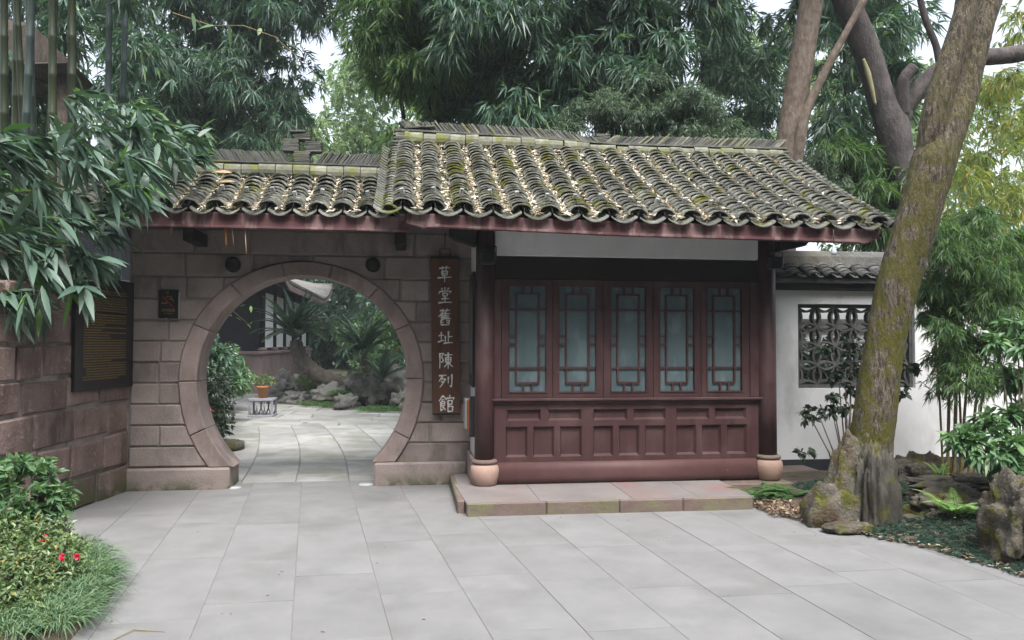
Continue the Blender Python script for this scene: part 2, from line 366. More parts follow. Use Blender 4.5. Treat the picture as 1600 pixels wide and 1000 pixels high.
M['lf_dry'] = leafmat('hanging_dry_leaf', (.42, .28, .18), (.55, .40, .28), (.42, .15, .03), .7, .2, .2, .8)
M['petal'] = leafmat('pink_petal', (.62, .02, .08), (.75, .06, .14), None, .5, .3, .3)

# ------------------------------------------------------------------ foliage
def nrm(a): return a / np.maximum(np.linalg.norm(a, axis=1, keepdims=True), 1e-9)
def leaf_arrays(P, D, L, W, rng, droop=0.25, hi=False, upn=None, tilt=0.5, belly=0.35):
    N = len(P); L = np.broadcast_to(np.asarray(L, float), (N,))[:, None]; W = np.broadcast_to(np.asarray(W, float), (N,))[:, None]
    D = nrm(D); up = np.tile([[0, 0, 1.0]], (N, 1)) if upn is None else upn
    up = up + rng.normal(0, tilt, (N, 3)); S = nrm(np.cross(D, up)); Nn = np.cross(S, D)
    dr = np.zeros((N, 3)); dr[:, 2] = 1; dr = dr * L * droop
    if not hi:
        v = np.stack([P, P + D * L * belly + S * W * .5 + Nn * W * .12 - dr * belly ** 2, P + D * L - dr, P + D * L * belly - S * W * .5 + Nn * W * .12 - dr * belly ** 2], 1)
        f = np.array([[0, 1, 2], [0, 2, 3]])
        V = v.reshape(-1, 3); Fc = (f[None] + (np.arange(N) * 4)[:, None, None]).reshape(-1, 3); return V, Fc
    rows = []
    for t, w in ((.0, .12), (.16, .68), (.38, 1.0), (.62, .82), (.84, .38)):
        c = P + D * L * t - dr * t * t
        rows += [c + S * W * .5 * w + Nn * W * .10 * w, c, c - S * W * .5 * w + Nn * W * .10 * w]
    rows.append(P + D * L - dr)
    v = np.stack(rows, 1); k = 16; f = []
    for i in range(4):
        a = i * 3
        f += [[a, a + 3, a + 4], [a, a + 4, a + 1], [a + 1, a + 4, a + 5], [a + 1, a + 5, a + 2]]
    f += [[12, 15, 13], [13, 15, 14]]
    f = np.array(f)
    return v.reshape(-1, 3), (f[None] + (np.arange(N) * k)[:, None, None]).reshape(-1, 3)
def tri_mesh(name, V, Fc, mat_, smooth=False):
    me = bpy.data.meshes.new(name); nf = len(Fc)
    me.vertices.add(len(V)); me.vertices.foreach_set('co', np.asarray(V, np.float32).ravel())
    me.loops.add(nf * 3); me.loops.foreach_set('vertex_index', np.asarray(Fc, np.int32).ravel())
    me.polygons.add(nf); me.polygons.foreach_set('loop_start', np.arange(0, nf * 3, 3, dtype=np.int32)); me.polygons.foreach_set('loop_total', np.full(nf, 3, np.int32))
    me.polygons.foreach_set('use_smooth', np.full(nf, smooth)); me.update(calc_edges=True); me.validate(); me.materials.append(mat_); return me
def leaves(name, P, D, L, W, mat_, parent, rng, **k):
    V, Fc = leaf_arrays(np.asarray(P, float), np.asarray(D, float), L, W, rng, **k)
    return obj(name, tri_mesh(name, V, Fc, mat_, k.get('hi', False)), parent)
def fan(C, A, k, L, rng, spread=0.8, drop=0.35, off=0.12, lvar=0.3):
    """every centre C with axis A carries k leaves fanning out; returns P, D, lengths"""
    n = len(C); C = np.repeat(C, k, 0); A = np.repeat(nrm(A), k, 0)
    D = A + rng.normal(0, spread, C.shape); D[:, 2] -= drop; D = nrm(D)
    P = C - A * (rng.random((n * k, 1)) * off) ; LL = L * (1 + rng.uniform(-lvar, lvar, n * k)); return P, D, LL
def in_poly(x, y, poly):
    c = False; n = len(poly)
    for i in range(n):
        x1, y1 = poly[i]; x2, y2 = poly[(i + 1) % n]
        if (y1 > y) != (y2 > y) and x < (x2 - x1) * (y - y1) / (y2 - y1) + x1: c = not c
    return c
def region(poly, n, d0, d1, rng):
    xs = [p[0] for p in poly]; ys = [p[1] for p in poly]; out = []
    while len(out) < n:
        x = rng.uniform(min(xs), max(xs)); y = rng.uniform(min(ys), max(ys))
        if in_poly(x, y, poly): out.append(at(x, y, rng.uniform(d0, d1)))
    return np.array([tuple(p) for p in out])
def clumps(centres, rad, per, k, L, W, mat_, name, parent, seed, spread=.7, drop=.45, out=1.0, droop=.3, flat=.7, bias=(0, 0, 0), hi=False, tilt=.5):
    rng = np.random.default_rng(seed); n = len(centres)
    C = np.repeat(centres, per, 0); r = rng.normal(0, 1, C.shape); r = nrm(r) * (rng.random((len(C), 1)) ** .5)
    rr = np.repeat(rad * rng.uniform(.6, 1.3, n), per)[:, None]
    r[:, 2] *= flat; pos = C + r * rr
    A = r * out + rng.normal(0, .25, C.shape) + np.array(bias); A[:, 2] -= drop
    P, D, LL = fan(pos, A, k, L, rng, spread=spread, drop=drop * .4, off=L * .5)
    return leaves(name, P, D, LL, W * LL / L, mat_, parent, rng, droop=droop, hi=hi, tilt=tilt)

# ------------------------------------------------------------------ ground and paving
R0 = random.Random(7)
def sheet(name, poly, z, m_, kind='structure'):
    b = MB(); b.add([(x, y, z) for x, y in poly], [tuple(range(len(poly)))]); o = b.build(name, m_); tag(o, kind=kind); return o
ground = sheet('ground', [(-200, -60), (200, -60), (200, 340), (-200, 340)], -0.045, M['ground'])
forecourt = sheet('forecourt_paving', [(-3.6, -3), (9, -3), (9, 9.4), (-3.6, 9.4)], -0.0042, M['mortar'])
def shear(x, y):                      # the strips run slightly askew to the facade
    k = 0.125 - 0.06 * sstep(0.5, 3.0, x); return x - k * (y - 6.0)
xs = [-5.2 + .545 * i for i in range(24)]
for i in range(len(xs) - 1):
    y = -2.6 + R0.uniform(0, 1.2); a, b_ = xs[i], xs[i + 1]
    narrow = None
    while y < 9.3 - .03 * a:
        ln = R0.choice([0.95, 1.05, 1.2, 1.35]); y2 = min(y + ln, 9.36 - .03 * a)
        g = .0010
        p = [(shear(a, y) + g, y + g + .03 * a), (shear(b_, y) - g, y + g + .03 * b_), (shear(b_, y2) - g, y2 - g + .03 * b_), (shear(a, y2) + g, y2 - g + .03 * a)]
        jj = lambda: R0.uniform(0, .0026)
        p = [(p[0][0] + jj(), p[0][1] + jj()), (p[1][0] - jj(), p[1][1] + jj()), (p[2][0] - jj(), p[2][1] - jj()), (p[3][0] + jj(), p[3][1] - jj())]
        cx = sum(q[0] for q in p) / 4; cy = sum(q[1] for q in p) / 4
        if -3.7 < cx < 6.5 and cy < 9.35 and y2 - y > .15:
            zt = R0.uniform(-.0012, .0012)
            s_ = MB().prism_z(p, zt, -.03, .0014).build('slab', M['slab'], forecourt)
        y = y2
court = sheet('courtyard_paving', [(-12, 9.36), (9, 9.36), (9, 34), (-12, 34)], -0.012, M['mortar'])
def bend(x, y): return x - .10 * (y - 9) - .045 * max(0, y - 10.5) ** 1.6 * .6
for i in range(13):
    a, b_ = -4.4 + .62 * i, -4.4 + .62 * (i + 1); y = 9.372; first = True
    while y < 15.5:
        ln = R0.uniform(.25, 1.0) if first else R0.uniform(.7, 1.25); first = False; y2 = y + ln; g = .006
        p = [(bend(a, y) + g, y + g), (bend(b_, y) - g, y + g), (bend(b_, y2) - g, y2 - g), (bend(a, y2) + g, y2 - g)]
        MB().prism_z(p, R0.uniform(-.004, .004), -.035, .006).build('slab', M['slab2'], court); y = y2
for j in range(12):                                   # rougher crazy paving further in
    y = 15.6 + j * .8; x = -11 + R0.uniform(0, .7)
    while x < 3.0:
        w = R0.uniform(.7, 1.7); g = .02; jt = lambda: R0.uniform(-.08, .08)
        p = [(x + g, y + g + jt()), (x + w - g, y + g + jt()), (x + w - g + jt(), y + .8 - g), (x + g + jt(), y + .8 - g)]
        if x < bend(-4.4, 15.5) + 14 : MB().prism_z(p, R0.uniform(-.006, .008), -.035, .01).build('slab', M['slab2'], court)
        x += w
for x, y, lb in ((-1.974, 9.06, 'round ground lamp by the left foot of the moon gate'), (-.502, 9.09, 'round ground lamp by the right foot of the moon gate')):
    t = thing('ground_lamp', lb, 'ground lamp', (x, y, 0), 'lamps sunk in the gate threshold')
    MB().lathe([(.085, -.02), (.085, .006), (.062, .008), (.062, .003)], (x, y, 0), 24).build('rim', M['greymetal'], t)
    MB().lathe([(.061, -.01), (.061, .005), (.03, .009), (.002, .010)], (x, y, 0), 20).build('lens', M['glassdisc'], t)

# ------------------------------------------------------------------ moon gate wall
GX, GZ, GY = -1.214, 1.225, 9.05
def hw(z, ro=True):
    a = 1.36 if ro else 1.167; dz = z - GZ; b = (1.345 if ro else 1.185) if dz > 0 else (1.50 if ro else 1.30)
    q = 1 - (dz / b) ** 2; return a * math.sqrt(q) if q > 0 else 0.0
def hwc(z):
    dz = z - GZ; b = 1.282 if dz > 0 else 1.42; q = 1 - (dz / b) ** 2; return 1.28 * math.sqrt(max(q, 0))
def ztop(x): q = 1 - ((x - GX) / 1.36) ** 2; return GZ + 1.345 * math.sqrt(q) if q > 0 else -1
gate = thing('moon_gate_wall', 'reddish sandstone wall with round moon gate under a tiled coping roof', 'gate wall', (GX, GY, 0))
def half(sx):
    arc = [(GX + sx * hwc(z), z) for z in np.linspace(GZ + 1.28, .25, 30)]
    ex = -3.12 if sx < 0 else .74; foot = -2.01 if sx < 0 else -.402
    pl = [(ex, -.03), (ex, 3.12), (GX + sx * .0005, 3.12), (GX + sx * .0005, GZ + 1.281)] + arc + [(foot, .25), (foot, -.03)]
    return pl if sx > 0 else pl
for sx in (-1, 1):
    pl = half(sx)
    if sx < 0: pl = pl[::-1]
    MB().prism_y(pl, GY + .016, GY + .36).build('wall_core', M['grout'], gate)
zs = [.245, .475, .71, .945, 1.18, 1.415, 1.65, 1.885, 2.13, 2.385, 2.65, 2.93]
def cell(x0, x1, z0, z1, sx):
    if z1 < 2.4:
        zz = np.linspace(z0, z1, 7)
        if sx < 0:
            e = [min(x1, GX - hw(z) - .006) for z in zz]
            if max(e) - x0 < .05: return None
            return [(x0, z0)] + [(max(x0 + .01, q), z) for q, z in zip(e, zz)] + [(x0, z1)]
        e = [max(x0, GX + hw(z) + .006) for z in zz]
        if x1 - min(e) < .05: return None
        return [(x1, z1)] + [(min(x1 - .01, q), z) for q, z in list(zip(e, zz))[::-1]] + [(x1, z0)]
    xx = np.linspace(x0, x1, 9); bt = [max(z0, ztop(x) + .006) for x in xx]
    if z1 - min(bt) < .05: return None
    return [(x, min(b, z1 - .01)) for x, b in zip(xx, bt)] + [(x1, z1), (x0, z1)]
for j in range(len(zs) - 1):
    z0, z1 = zs[j] + .009, zs[j + 1] - .009
    if zs[j + 1] < 2.4: spans = [(-1, -3.1, GX - min(hw(zs[j]), hw(zs[j + 1]))), (1, GX + min(hw(zs[j]), hw(zs[j + 1])), .72)]
    else: spans = [(0, -3.1, .72)]
    for sx, a, b_ in spans:
        if b_ - a < .36 or (sx != 0 and j in (0,)): cuts = [a, b_]
        else:
            cuts = [a]
            while b_ - cuts[-1] > (.5 if sx else .62): cuts.append(cuts[-1] + (R0.uniform(.2, .5) if sx else R0.uniform(.5, 1.1)))
            if b_ - cuts[-1] < .14 and len(cuts) > 1: cuts.pop()
            cuts.append(b_)
        for q in range(len(cuts) - 1):
            pl = cell(cuts[q] + .009, cuts[q + 1] - .009, z0, z1, sx or -1)
            if pl is None: continue
            MB().prism_y(pl, GY + R0.uniform(-.012, .006), GY + .06, .010).build('stone_block', M['stone'], gate)
ang = [236, 205, 181, 152.8, 126.7, 101, 76.7, 51.8, 28.1, 0, -27.8, -56]
def ell(an, ro):
    a = math.radians(an); c, s = math.cos(a), math.sin(a)
    A = 1.36 if ro else 1.167; B = (1.345 if ro else 1.185) if s > 0 else (1.50 if ro else 1.30)
    p = (GX + A * c, GZ + B * s); return p
for i in range(len(ang) - 1):
    a0, a1 = ang[i] - .14, ang[i + 1] + .14; n = 8
    o_ = [ell(a0 + (a1 - a0) * k / n, True) for k in range(n + 1)]; i_ = [ell(a0 + (a1 - a0) * k / n, False) for k in range(n + 1)]
    zc = .238 if i == 0 else (.262 if i == len(ang) - 2 else -9)
    def clip(pp):
        out = []
        for (xa, za), (xb, zb) in zip(pp, pp[1:]):
            if za >= zc: out.append((xa, za))
            if (za >= zc) != (zb >= zc): u = (zc - za) / (zb - za); out.append((xa + (xb - xa) * u, zc))
        if pp[-1][1] >= zc: out.append(pp[-1])
        return out
    pl = clip(i_) + clip(o_)[::-1]
    area = sum(pl[k][0] * pl[(k + 1) % len(pl)][1] - pl[(k + 1) % len(pl)][0] * pl[k][1] for k in range(len(pl)))
    if area < 0: pl = pl[::-1]
    MB().prism_y(pl, GY - .028 + R0.uniform(-.003, .003), GY + .40, .010).build('arch_stone', M['ring'], gate)
MB().cbox(-3.13, -2.0, GY - .075, GY + .41, -.02, .236, .018).build('base_stone', M['stone'], gate)
MB().cbox(-.408, .66, GY - .075, GY + .41, -.02, .260, .018).build('base_stone', M['stone'], gate)
for x, z in ((-2.003, 2.52), (-.441, 2.545)):
    b = MB(); n = 20
    pr = [(.085, 0), (.085, .05), (.07, .075), (.03, .085)]
    vs = []; fs = []
    for r, h in pr:
        for k in range(n): vs.append((x + r * math.cos(2 * math.pi * k / n), GY - h, z + r * math.sin(2 * math.pi * k / n)))
    for i in range(len(pr) - 1):
        for k in range(n): fs.append((i * n + k, i * n + (k + 1) % n, (i + 1) * n + (k + 1) % n, (i + 1) * n + k))
    fs.append(tuple(3 * n + k for k in range(n))); b.add(vs, fs); b.build('round_boss', M['dark'], gate)
for x in (-2.35, -.12):
    MB().cbox(x - .06, x + .06, 8.5, GY + .05, 2.72, 2.86, .01).build('eave_bracket', M['dark'], gate)

# ------------------------------------------------------------------ tiled roofs
def cover_mesh(seed, l=.215, a=.110, b=.078, th=.015):
    rr = random.Random(seed); n = 8; v = []; f = []
    for yy, k in ((0, 1.0), (l, .93)):
        for rad in (0, th):
            for i in range(n + 1):
                t = math.radians(8 + 164 * i / n)
                v.append(((a * k - rad) * math.cos(t) + rr.uniform(-.002, .002), yy + rr.uniform(-.003, .003), (b * k - rad) * math.sin(t)))
    m_ = n + 1
    for i in range(n):
        f += [(i, 2 * m_ + i, 2 * m_ + i + 1, i + 1)[::-1], (m_ + i, m_ + i + 1, 3 * m_ + i + 1, 3 * m_ + i)[::-1], (i, i + 1, m_ + i + 1, m_ + i)[::-1]]
    B = MB(); B.add(v, f); return B
def two_tone(b_, name, a_, c_):
    me = b_.mesh(name, [a_, c_]); me.polygons.foreach_set('material_index', [1 if i % 3 == 2 else 0 for i in range(len(me.polygons))]); return me
TILES = [two_tone(cover_mesh(s), 'roof_tile', M['tile'], M['tilelip']) for s in range(4)]
DTILES = [cover_mesh(s, a=.085, b=.06).mesh('coping_tile', M['darktile']) for s in range(2)]
def tile_roof(roof, xcols, ze, y0, y1, z1f, ncourse, limit, seed, pan_first=True, meshes=TILES, sc=1.0, litter=0, lamps=True, litter_parent=None):
    """cover tiles in columns over concave pan tiles; ze(x) = eave height, z1f(x) = height at the top"""
    rr = random.Random(seed); todo = []
    for ci, x in enumerate(xcols):
        za, zb = ze(x), z1f(x); ln = math.hypot(y1 - y0, zb - za); sl = math.atan2(zb - za, y1 - y0)
        for k in range(ncourse):
            s = ln * k / ncourse
            bow = -.05 * math.sin(math.pi * k / ncourse)
            todo.append((k, x + rr.uniform(-.006, .006) + .010 * math.sin(k * .6 + ci), y0 + s * math.cos(sl), za + s * math.sin(sl) + .036 + bow + rr.uniform(-.004, .004), sl))
    todo.sort(key=lambda q: q[0]); rest = MB()
    for i, (k, x, y, z, sl) in enumerate(todo):
        rot = (sl - .31 + rr.uniform(-.035, .03), rr.uniform(-.05, .05), rr.uniform(-.05, .05))
        me = meshes[rr.randrange(len(meshes))]
        if i < limit: obj('roof_tile', me, roof, (x, y, z), rot, (sc * rr.uniform(.96, 1.05),) * 3)
        else:
            mw = Matrix.Translation((x, y, z)) @ Euler(rot).to_matrix().to_4x4() @ Matrix.Scale(sc, 4)
            rest.add([mw @ v.co for v in me.vertices], [tuple(p.vertices) for p in me.polygons])
    if rest.v:
        me = rest.mesh('roof_tile_field', [M['tile'], M['tilelip']]); me.polygons.foreach_set('material_index', [1 if i % 3 == 2 else 0 for i in range(len(me.polygons))])
        o = obj('roof_tile_field', me, roof); tag(o, kind='stuff')
    # pan tiles between the columns
    pans = MB(); sp = xcols[1] - xcols[0]
    for ci in range(len(xcols) + 1):
        x = xcols[0] - sp / 2 + sp * ci; za, zb = ze(x), z1f(x); ln = math.hypot(y1 - y0, zb - za); sl = math.atan2(zb - za, y1 - y0)
        nc = ncourse
        for k in range(nc):
            s0 = ln * k / nc; s1 = s0 + ln / nc * 1.3; B = MB(); v = []; f = []; n = 6
            bow = -.05 * math.sin(math.pi * k / nc)
            for (s, h) in ((s0 - (.05 if k == 0 else 0), .028), (s1, .0)):
                for th in (0, -.014):
                    for i in range(n + 1):
                        u = -1 + 2 * i / n
                        v.append((x + u * sp * .46, y0 + s * math.cos(sl), za + s * math.sin(sl) + bow - .045 + h + .055 * u * u + th))
            m_ = n + 1
            for i in range(n): f += [(i, i + 1, 2 * m_ + i + 1, 2 * m_ + i), (i, m_ + i, m_ + i + 1, i + 1)[::1]]
            if k == 0 and pan_first: B.add(v, f); B.build('pan_tile', M['tile'], roof)
            else: pans.add(v, f)
    o = pans.build('pan_tile_field', M['tile'], roof); tag(o, kind='stuff')
    if litter:
        rng = np.random.default_rng(seed); P = []
        for ci in range(1, len(xcols)):
            x = xcols[0] - sp / 2 + sp * ci; za, zb = ze(x), z1f(x); dens = rr.uniform(.6, 1.0) * litter
            if x > 3.2: dens *= .55
            for q in range(int(dens)):
                u = rng.random() ** 1.15; bow = -.05 * math.sin(math.pi * u)
                P.append((x + rng.normal(0, .013), y0 - .04 + (y1 - y0) * u, za + (zb - za) * u + bow + .0 + rng.uniform(0, .028)))
        P = np.array(P); D = rng.normal(0, 1, P.shape); D[:, 2] = D[:, 2] * .25 + .2 * D[:, 1]
        o = leaves('leaf_litter', P, D, rng.uniform(.035, .085, len(P)), rng.uniform(.012, .026, len(P)), M['lf_litter'], None, rng, droop=.1, tilt=.6)
        tag(o, litter_parent, 'leaf litter', kind='stuff')
    if lamps:
        for ci, x in enumerate(xcols):
            za, zb = ze(x), z1f(x); k = 3.2 + rr.uniform(-.8, .8); u = k / ncourse
            y = y0 + (y1 - y0) * u; z = za + (zb - za) * u + .105
            lm = obj('tile_clip', CLIP, roof, (x + rr.uniform(-.02, .02), y, z), (.5, rr.uniform(-.2, .2), rr.uniform(-.3, .3)))
            pth = [(x, y - .01, z), (x + rr.uniform(-.02, .02), y - .07, z - .01), (x + rr.uniform(-.03, .03), y - .15, z - .055), (x + rr.uniform(-.03, .03), y0 - .035, ze(x) + .02)]
            MB().tube(pth, .0035, 5).build('clip_wire', M['wire'], roof)
CLIP = MB().cbox(-.022, .022, -.012, .012, -.03, .03, .006).mesh('tile_clip', M['greymetal'])

# gate roof
def lerp_tab(tab):
    def f(x):
        if x <= tab[0][0]: return tab[0][1]
        for (a, b), (c, d) in zip(tab, tab[1:]):
            if x <= c: return b + (d - b) * (x - a) / (c - a)
        return tab[-1][1]
    return f
groof = MB(); pts = [(8.40, 2.985), (9.22, 3.50), (10.0, 3.0), (10.0, 2.92), (9.22, 3.42), (8.40, 2.90)]
vs = [(x, y, z) for x in (-3.45, -.16) for y, z in pts]; n = 6
groof.add(vs, [tuple(range(n)), tuple(range(2 * n - 1, n - 1, -1))] + [(i, n + i, n + (i + 1) % n, (i + 1) % n) for i in range(n)])
gr = groof.build('roof_deck', M['soffit'], gate)
tile_roof(gr, [-3.35 + .262 * i for i in range(13)], lambda x: 3.035, 8.36, 9.20, lambda x: 3.56, 11, 300, 3, litter=230, litter_parent='dry bamboo leaves caught between the tiles of the gate roof')
gf = MB().cbox(-3.5, -.03, 8.385, 8.425, 2.845, 3.012, .006).build('fascia_board', M['fascia'], gr)
MB().cbox(-3.5, -.03, 8.372, 8.384, 2.848, 2.872, .003).build('fascia_bead', M['fascia'], gr)
def cap_mesh(w, h, bul, m_, jit=.0):
    b = MB(); v = []; f = []; n = 6
    for x in (-w / 2, w / 2):
        for i in range(n + 1):
            t = math.pi * (i / n) - math.pi / 2
            v.append((x, -bul * math.cos(t), h / 2 + h / 2 * math.sin(t)))
        v.append((x, .1, h)); v.append((x, .1, 0))
    k = n + 3
    f = [(i, k + i, k + i + 1, i + 1)[::1] for i in range(k - 1)] + [(k - 1, 2 * k - 1, k, 0)] + [tuple(range(k)), tuple(range(2 * k - 1, k - 1, -1))]
    b.add(v, f); return b.mesh('ridge_cap', m_)
CAP = cap_mesh(.185, .165, .055, M['ridge'])
MB().box(-3.4, -.2, 9.19, 9.34, 3.40, 3.714).build('ridge_core', M['darktile'], gr)
x = -3.4
while x < -.2:
    obj('ridge_cap', CAP, gr, (x, 9.17 + R0.uniform(-.006, .006), 3.555 + R0.uniform(-.005, .005)), (R0.uniform(-.03, .03), R0.uniform(-.02, .02), R0.uniform(-.02, .02))); x += .193
LEAN = MB().cbox(-.0075, .0075, -.075, .075, -.005, .175, .002).mesh('leaning_tile', M['ridgegrey'])
LEAN2 = MB().cbox(-.0085, .0085, -.08, .08, -.005, .19, .002).mesh('leaning_tile', M['ridge'])
MB().cbox(-3.4, -.2, 9.13, 9.35, 3.715, 3.735, .004).build('ridge_bed', M['ridgegrey'], gr)
x = -3.4
while x < -.24:
    if not (-1.47 < x < -1.09):
        s_ = -1 if x < -1.28 else 1
        obj('leaning_tile', LEAN, gr, (x + (.06 if s_ < 0 else -.06), 9.24, 3.732), (0, s_ * (.62 + R0.uniform(-.05, .05)), R0.uniform(-.04, .04)), (1, 1, R0.uniform(.9, 1.0)))
    x += .0235
PLATE = MB().cbox(-.092, .092, -.07, .07, 0, .019, .003).mesh('ridge_plate', M['ridgegrey'])
def stack(x, z, n, par, y=9.24):
    for k in range(n): obj('ridge_plate', PLATE, par, (x + R0.uniform(-.006, .006), y, z + k * .0205), (0, R0.uniform(-.02, .02), R0.uniform(-.06, .06)))
stack(-1.28, 3.735, 7, gr); stack(-1.41, 3.88, 7, gr); stack(-1.15, 3.88, 6, gr); stack(-1.28, 4.02, 4, gr)
obj('ridge_plate', PLATE, gr, (-1.33, 9.22, 4.103), (0, -.04, .1)); stack(-.25, 3.735, 4, gr)

# ------------------------------------------------------------------ pavilion
pav = thing('pavilion', 'oxblood timber pavilion with five lattice windows and mossy grey tile roof', 'pavilion', (2.4, 8.5, 0))
CXL, CXR, CY = .790, 3.985, 8.235
for x in (CXL, CXR):
    MB().tube([(x, CY, .40), (x, CY, 1.2), (x, CY, 2.86)], [.107, .105, .100], 24).build('column', M['red'], pav)
    dr = MB().lathe([(.105, .0), (.132, .03), (.153, .11), (.157, .16), (.147, .212), (.12, .235)], (x, CY - .03, .122), 28).build('column_base', M['terra'], pav)
    MB().lathe([(.112, .233), (.130, .238), (.138, .255), (.134, .272), (.112, .282)], (x, CY - .03, .122), 28).build('collar', M['stepfront'], dr)
b = MB(); prof = [(8.205, .126), (8.172, .15), (8.160, .20), (8.160, .28), (8.175, .335), (8.21, .362), (8.34, .362), (8.34, .126)]
vs = [(x, y, z) for x in (CXL + .06, CXR - .05) for y, z in prof]; n = len(prof)
b.add(vs, [tuple(range(n)), tuple(range(2 * n - 1, n - 1, -1))] + [(i, n + i, n + (i + 1) % n, (i + 1) % n) for i in range(n)], True)
b.build('sill_beam', M['redsill'], pav)
up = [(1.03, 1.399), (1.484, 1.845), (1.98, 2.361), (2.433, 2.798), (2.922, 3.3), (3.367, 3.734)]
lo = [(1.017, 1.253), (1.316, 1.547), (1.611, 1.852), (1.98, 2.202), (2.267, 2.498), (2.563, 2.797), (2.922, 3.15), (3.217, 3.44), (3.507, 3.74)]
holes = [(a, c, .805, .925) for a, c in up] + [(a, c, .415, .742) for a, c in lo]
MB().holed(.87, 3.90, .364, 1.0, holes, 8.222, 8.262).build('wainscot_frame', M['red'], pav)
for a, c, z0, z1 in holes:
    # recessed panel inside a sloping moulding
    b = MB(); i = .022; yf, yb = 8.226, 8.2585
    o_ = [(a, z0), (c, z0), (c, z1), (a, z1)]; n_ = [(a + i, z0 + i), (c - i, z0 + i), (c - i, z1 - i), (a + i, z1 - i)]
    v = [(x, yf + .003, z) for x, z in o_] + [(x, yb, z) for x, z in n_]
    b.add(v, [(k, (k + 1) % 4, 4 + (k + 1) % 4, 4 + k) for k in range(4)] + [(4, 5, 6, 7)]); b.build('wainscot_panel', M['red'], pav)
MB().cbox(.86, 3.91, 8.165, 8.30, 1.018, 1.048, .006).build('window_sill', M['red'], pav)
MB().cbox(.875, 3.895, 8.195, 8.30, .992, 1.016, .004).build('sill_moulding', M['red'], pav)
for x0, x1 in ((.862, .966), (3.784, 3.905)): MB().cbox(x0, x1, 8.215, 8.29, 1.05, 2.33, .005).build('window_jamb', M['red'], pav)
MB().cbox(.862, 3.905, 8.235, 8.33, 2.335, 2.585, .006).build('head_beam', M['dark'], pav)  # deep shade under the eave is put into this beam's near-black colour
panes = [(1.058, 1.458), (1.606, 2.014), (2.187, 2.579), (2.741, 3.133), (3.289, 3.688)]
edges = [.969, 1.532, 2.100, 2.660, 3.211, 3.781]
for w_, (a, c) in enumerate(panes):
    z0, z1 = 1.118, 2.258
    fr = MB().holed(edges[w_] + .003, edges[w_ + 1] - .003, 1.052, 2.332, [(a, c, z0, z1)], 8.228, 8.275).build('window', M['red'], pav)
    b = MB(); k = .014
    for (x0, x1, q0, q1) in ((a - k, c + k, z0 - k, z0), (a - k, c + k, z1, z1 + k), (a - k, a, z0, z1), (c, c + k, z0, z1)): b.box(x0, x1, 8.219, 8.240, q0, q1)
    b.build('frame_bead', M['red'], fr)
    MB().box(a - .01, c + .01, 8.262, 8.272, z0 - .01, z1 + .01).build('pane', M['pane'], fr)
    W, H = c - a, z1 - z0; t_ = .011
    X_ = lambda u: a + u * W
    Zv = lambda v: z1 - v * H
    vert = [(.19, .065, .92), (.81, .065, .92), (.38, 0, .065), (.62, 0, .065), (.38, .92, 1), (.62, .92, 1)]
    hor = [(0, 1, .22), (0, 1, .775), (.19, .81, .07), (.19, .81, .92), (0, .19, .47), (0, .19, .55), (.81, 1, .47), (.81, 1, .55)]
    for u, v0, v1 in vert: MB().box(X_(u) - t_, X_(u) + t_, 8.236, 8.2605, Zv(v1), Zv(v0)).build('lattice_bar', M['red'], fr)
    for u0, u1, v in hor: MB().box(X_(u0), X_(u1), 8.239, 8.259, Zv(v) - t_, Zv(v) + t_).build('lattice_bar', M['red'], fr)
MB().cbox(.892, 3.872, 8.19, 8.32, 2.588, 2.86, .004).build('frieze', M['plaster'], pav)
MB().box(.70, .735, 8.30, 9.04, .10, 3.0).build('side_wall', M['plaster'], pav)
MB().box(4.03, 4.07, 8.30, 9.14, .10, 3.0).build('side_wall', M['plaster'], pav)
MB().cbox(.655, .70, 8.31, 8.985, .126, .40, .01).build('side_plinth', M['stone'], pav)
MB().box(.74, 4.02, 8.34, 8.36, 2.34, 3.3).build('inner_wall', M['dark'], pav)
MB().box(.74, 4.02, 11.1, 11.2, 0, 3.0).build('rear_wall', M['plaster'], pav)
for pl in ([(4.092, 2.68), (4.42, 2.75), (4.47, 2.80), (4.47, 2.86), (4.092, 2.86)], [(.40, 2.86), (.40, 2.80), (.45, 2.75), (.683, 2.68), (.683, 2.86)]):
    MB().prism_y(pl, 8.15, 8.32, .008).build('beam_end', M['dark'], pav)
# roof
ZE = lerp_tab([(-.15, 2.915), (1.0, 2.892), (2.1, 2.878), (4.9, 2.865)])
ZT = lambda x: 4.07
deck = MB(); sec = []
for x in (-.13, 1.0, 2.1, 4.86):
    e = ZE(x); sec.append([(7.40, e - .035), (8.5, e - .035 + (4.0 - e) * .50 - .05), (9.58, 4.0), (11.8, 2.86), (11.8, 2.78), (9.58, 3.92), (8.5, e - .1 + (4.0 - e) * .50 - .05), (7.40, e - .10)])
n = 8; vs = [(x, y, z) for x, s_ in zip((-.13, 1.0, 2.1, 4.86), sec) for y, z in s_]; fs = [tuple(range(n)), tuple(range(4 * n - 1, 3 * n - 1, -1))]
for k in range(3): fs += [(k * n + i, (k + 1) * n + i, (k + 1) * n + (i + 1) % n, k * n + (i + 1) % n) for i in range(n)]
deck.add(vs, fs); pr = deck.build('roof_deck', M['soffit'], pav)
cols = [-.085 + .288 * i for i in range(18)]
tile_roof(pr, cols, ZE, 7.35, 9.52, ZT, 25, 300, 11, litter=420, litter_parent='pale dry leaves lying in the valleys of the pavilion roof tiles')
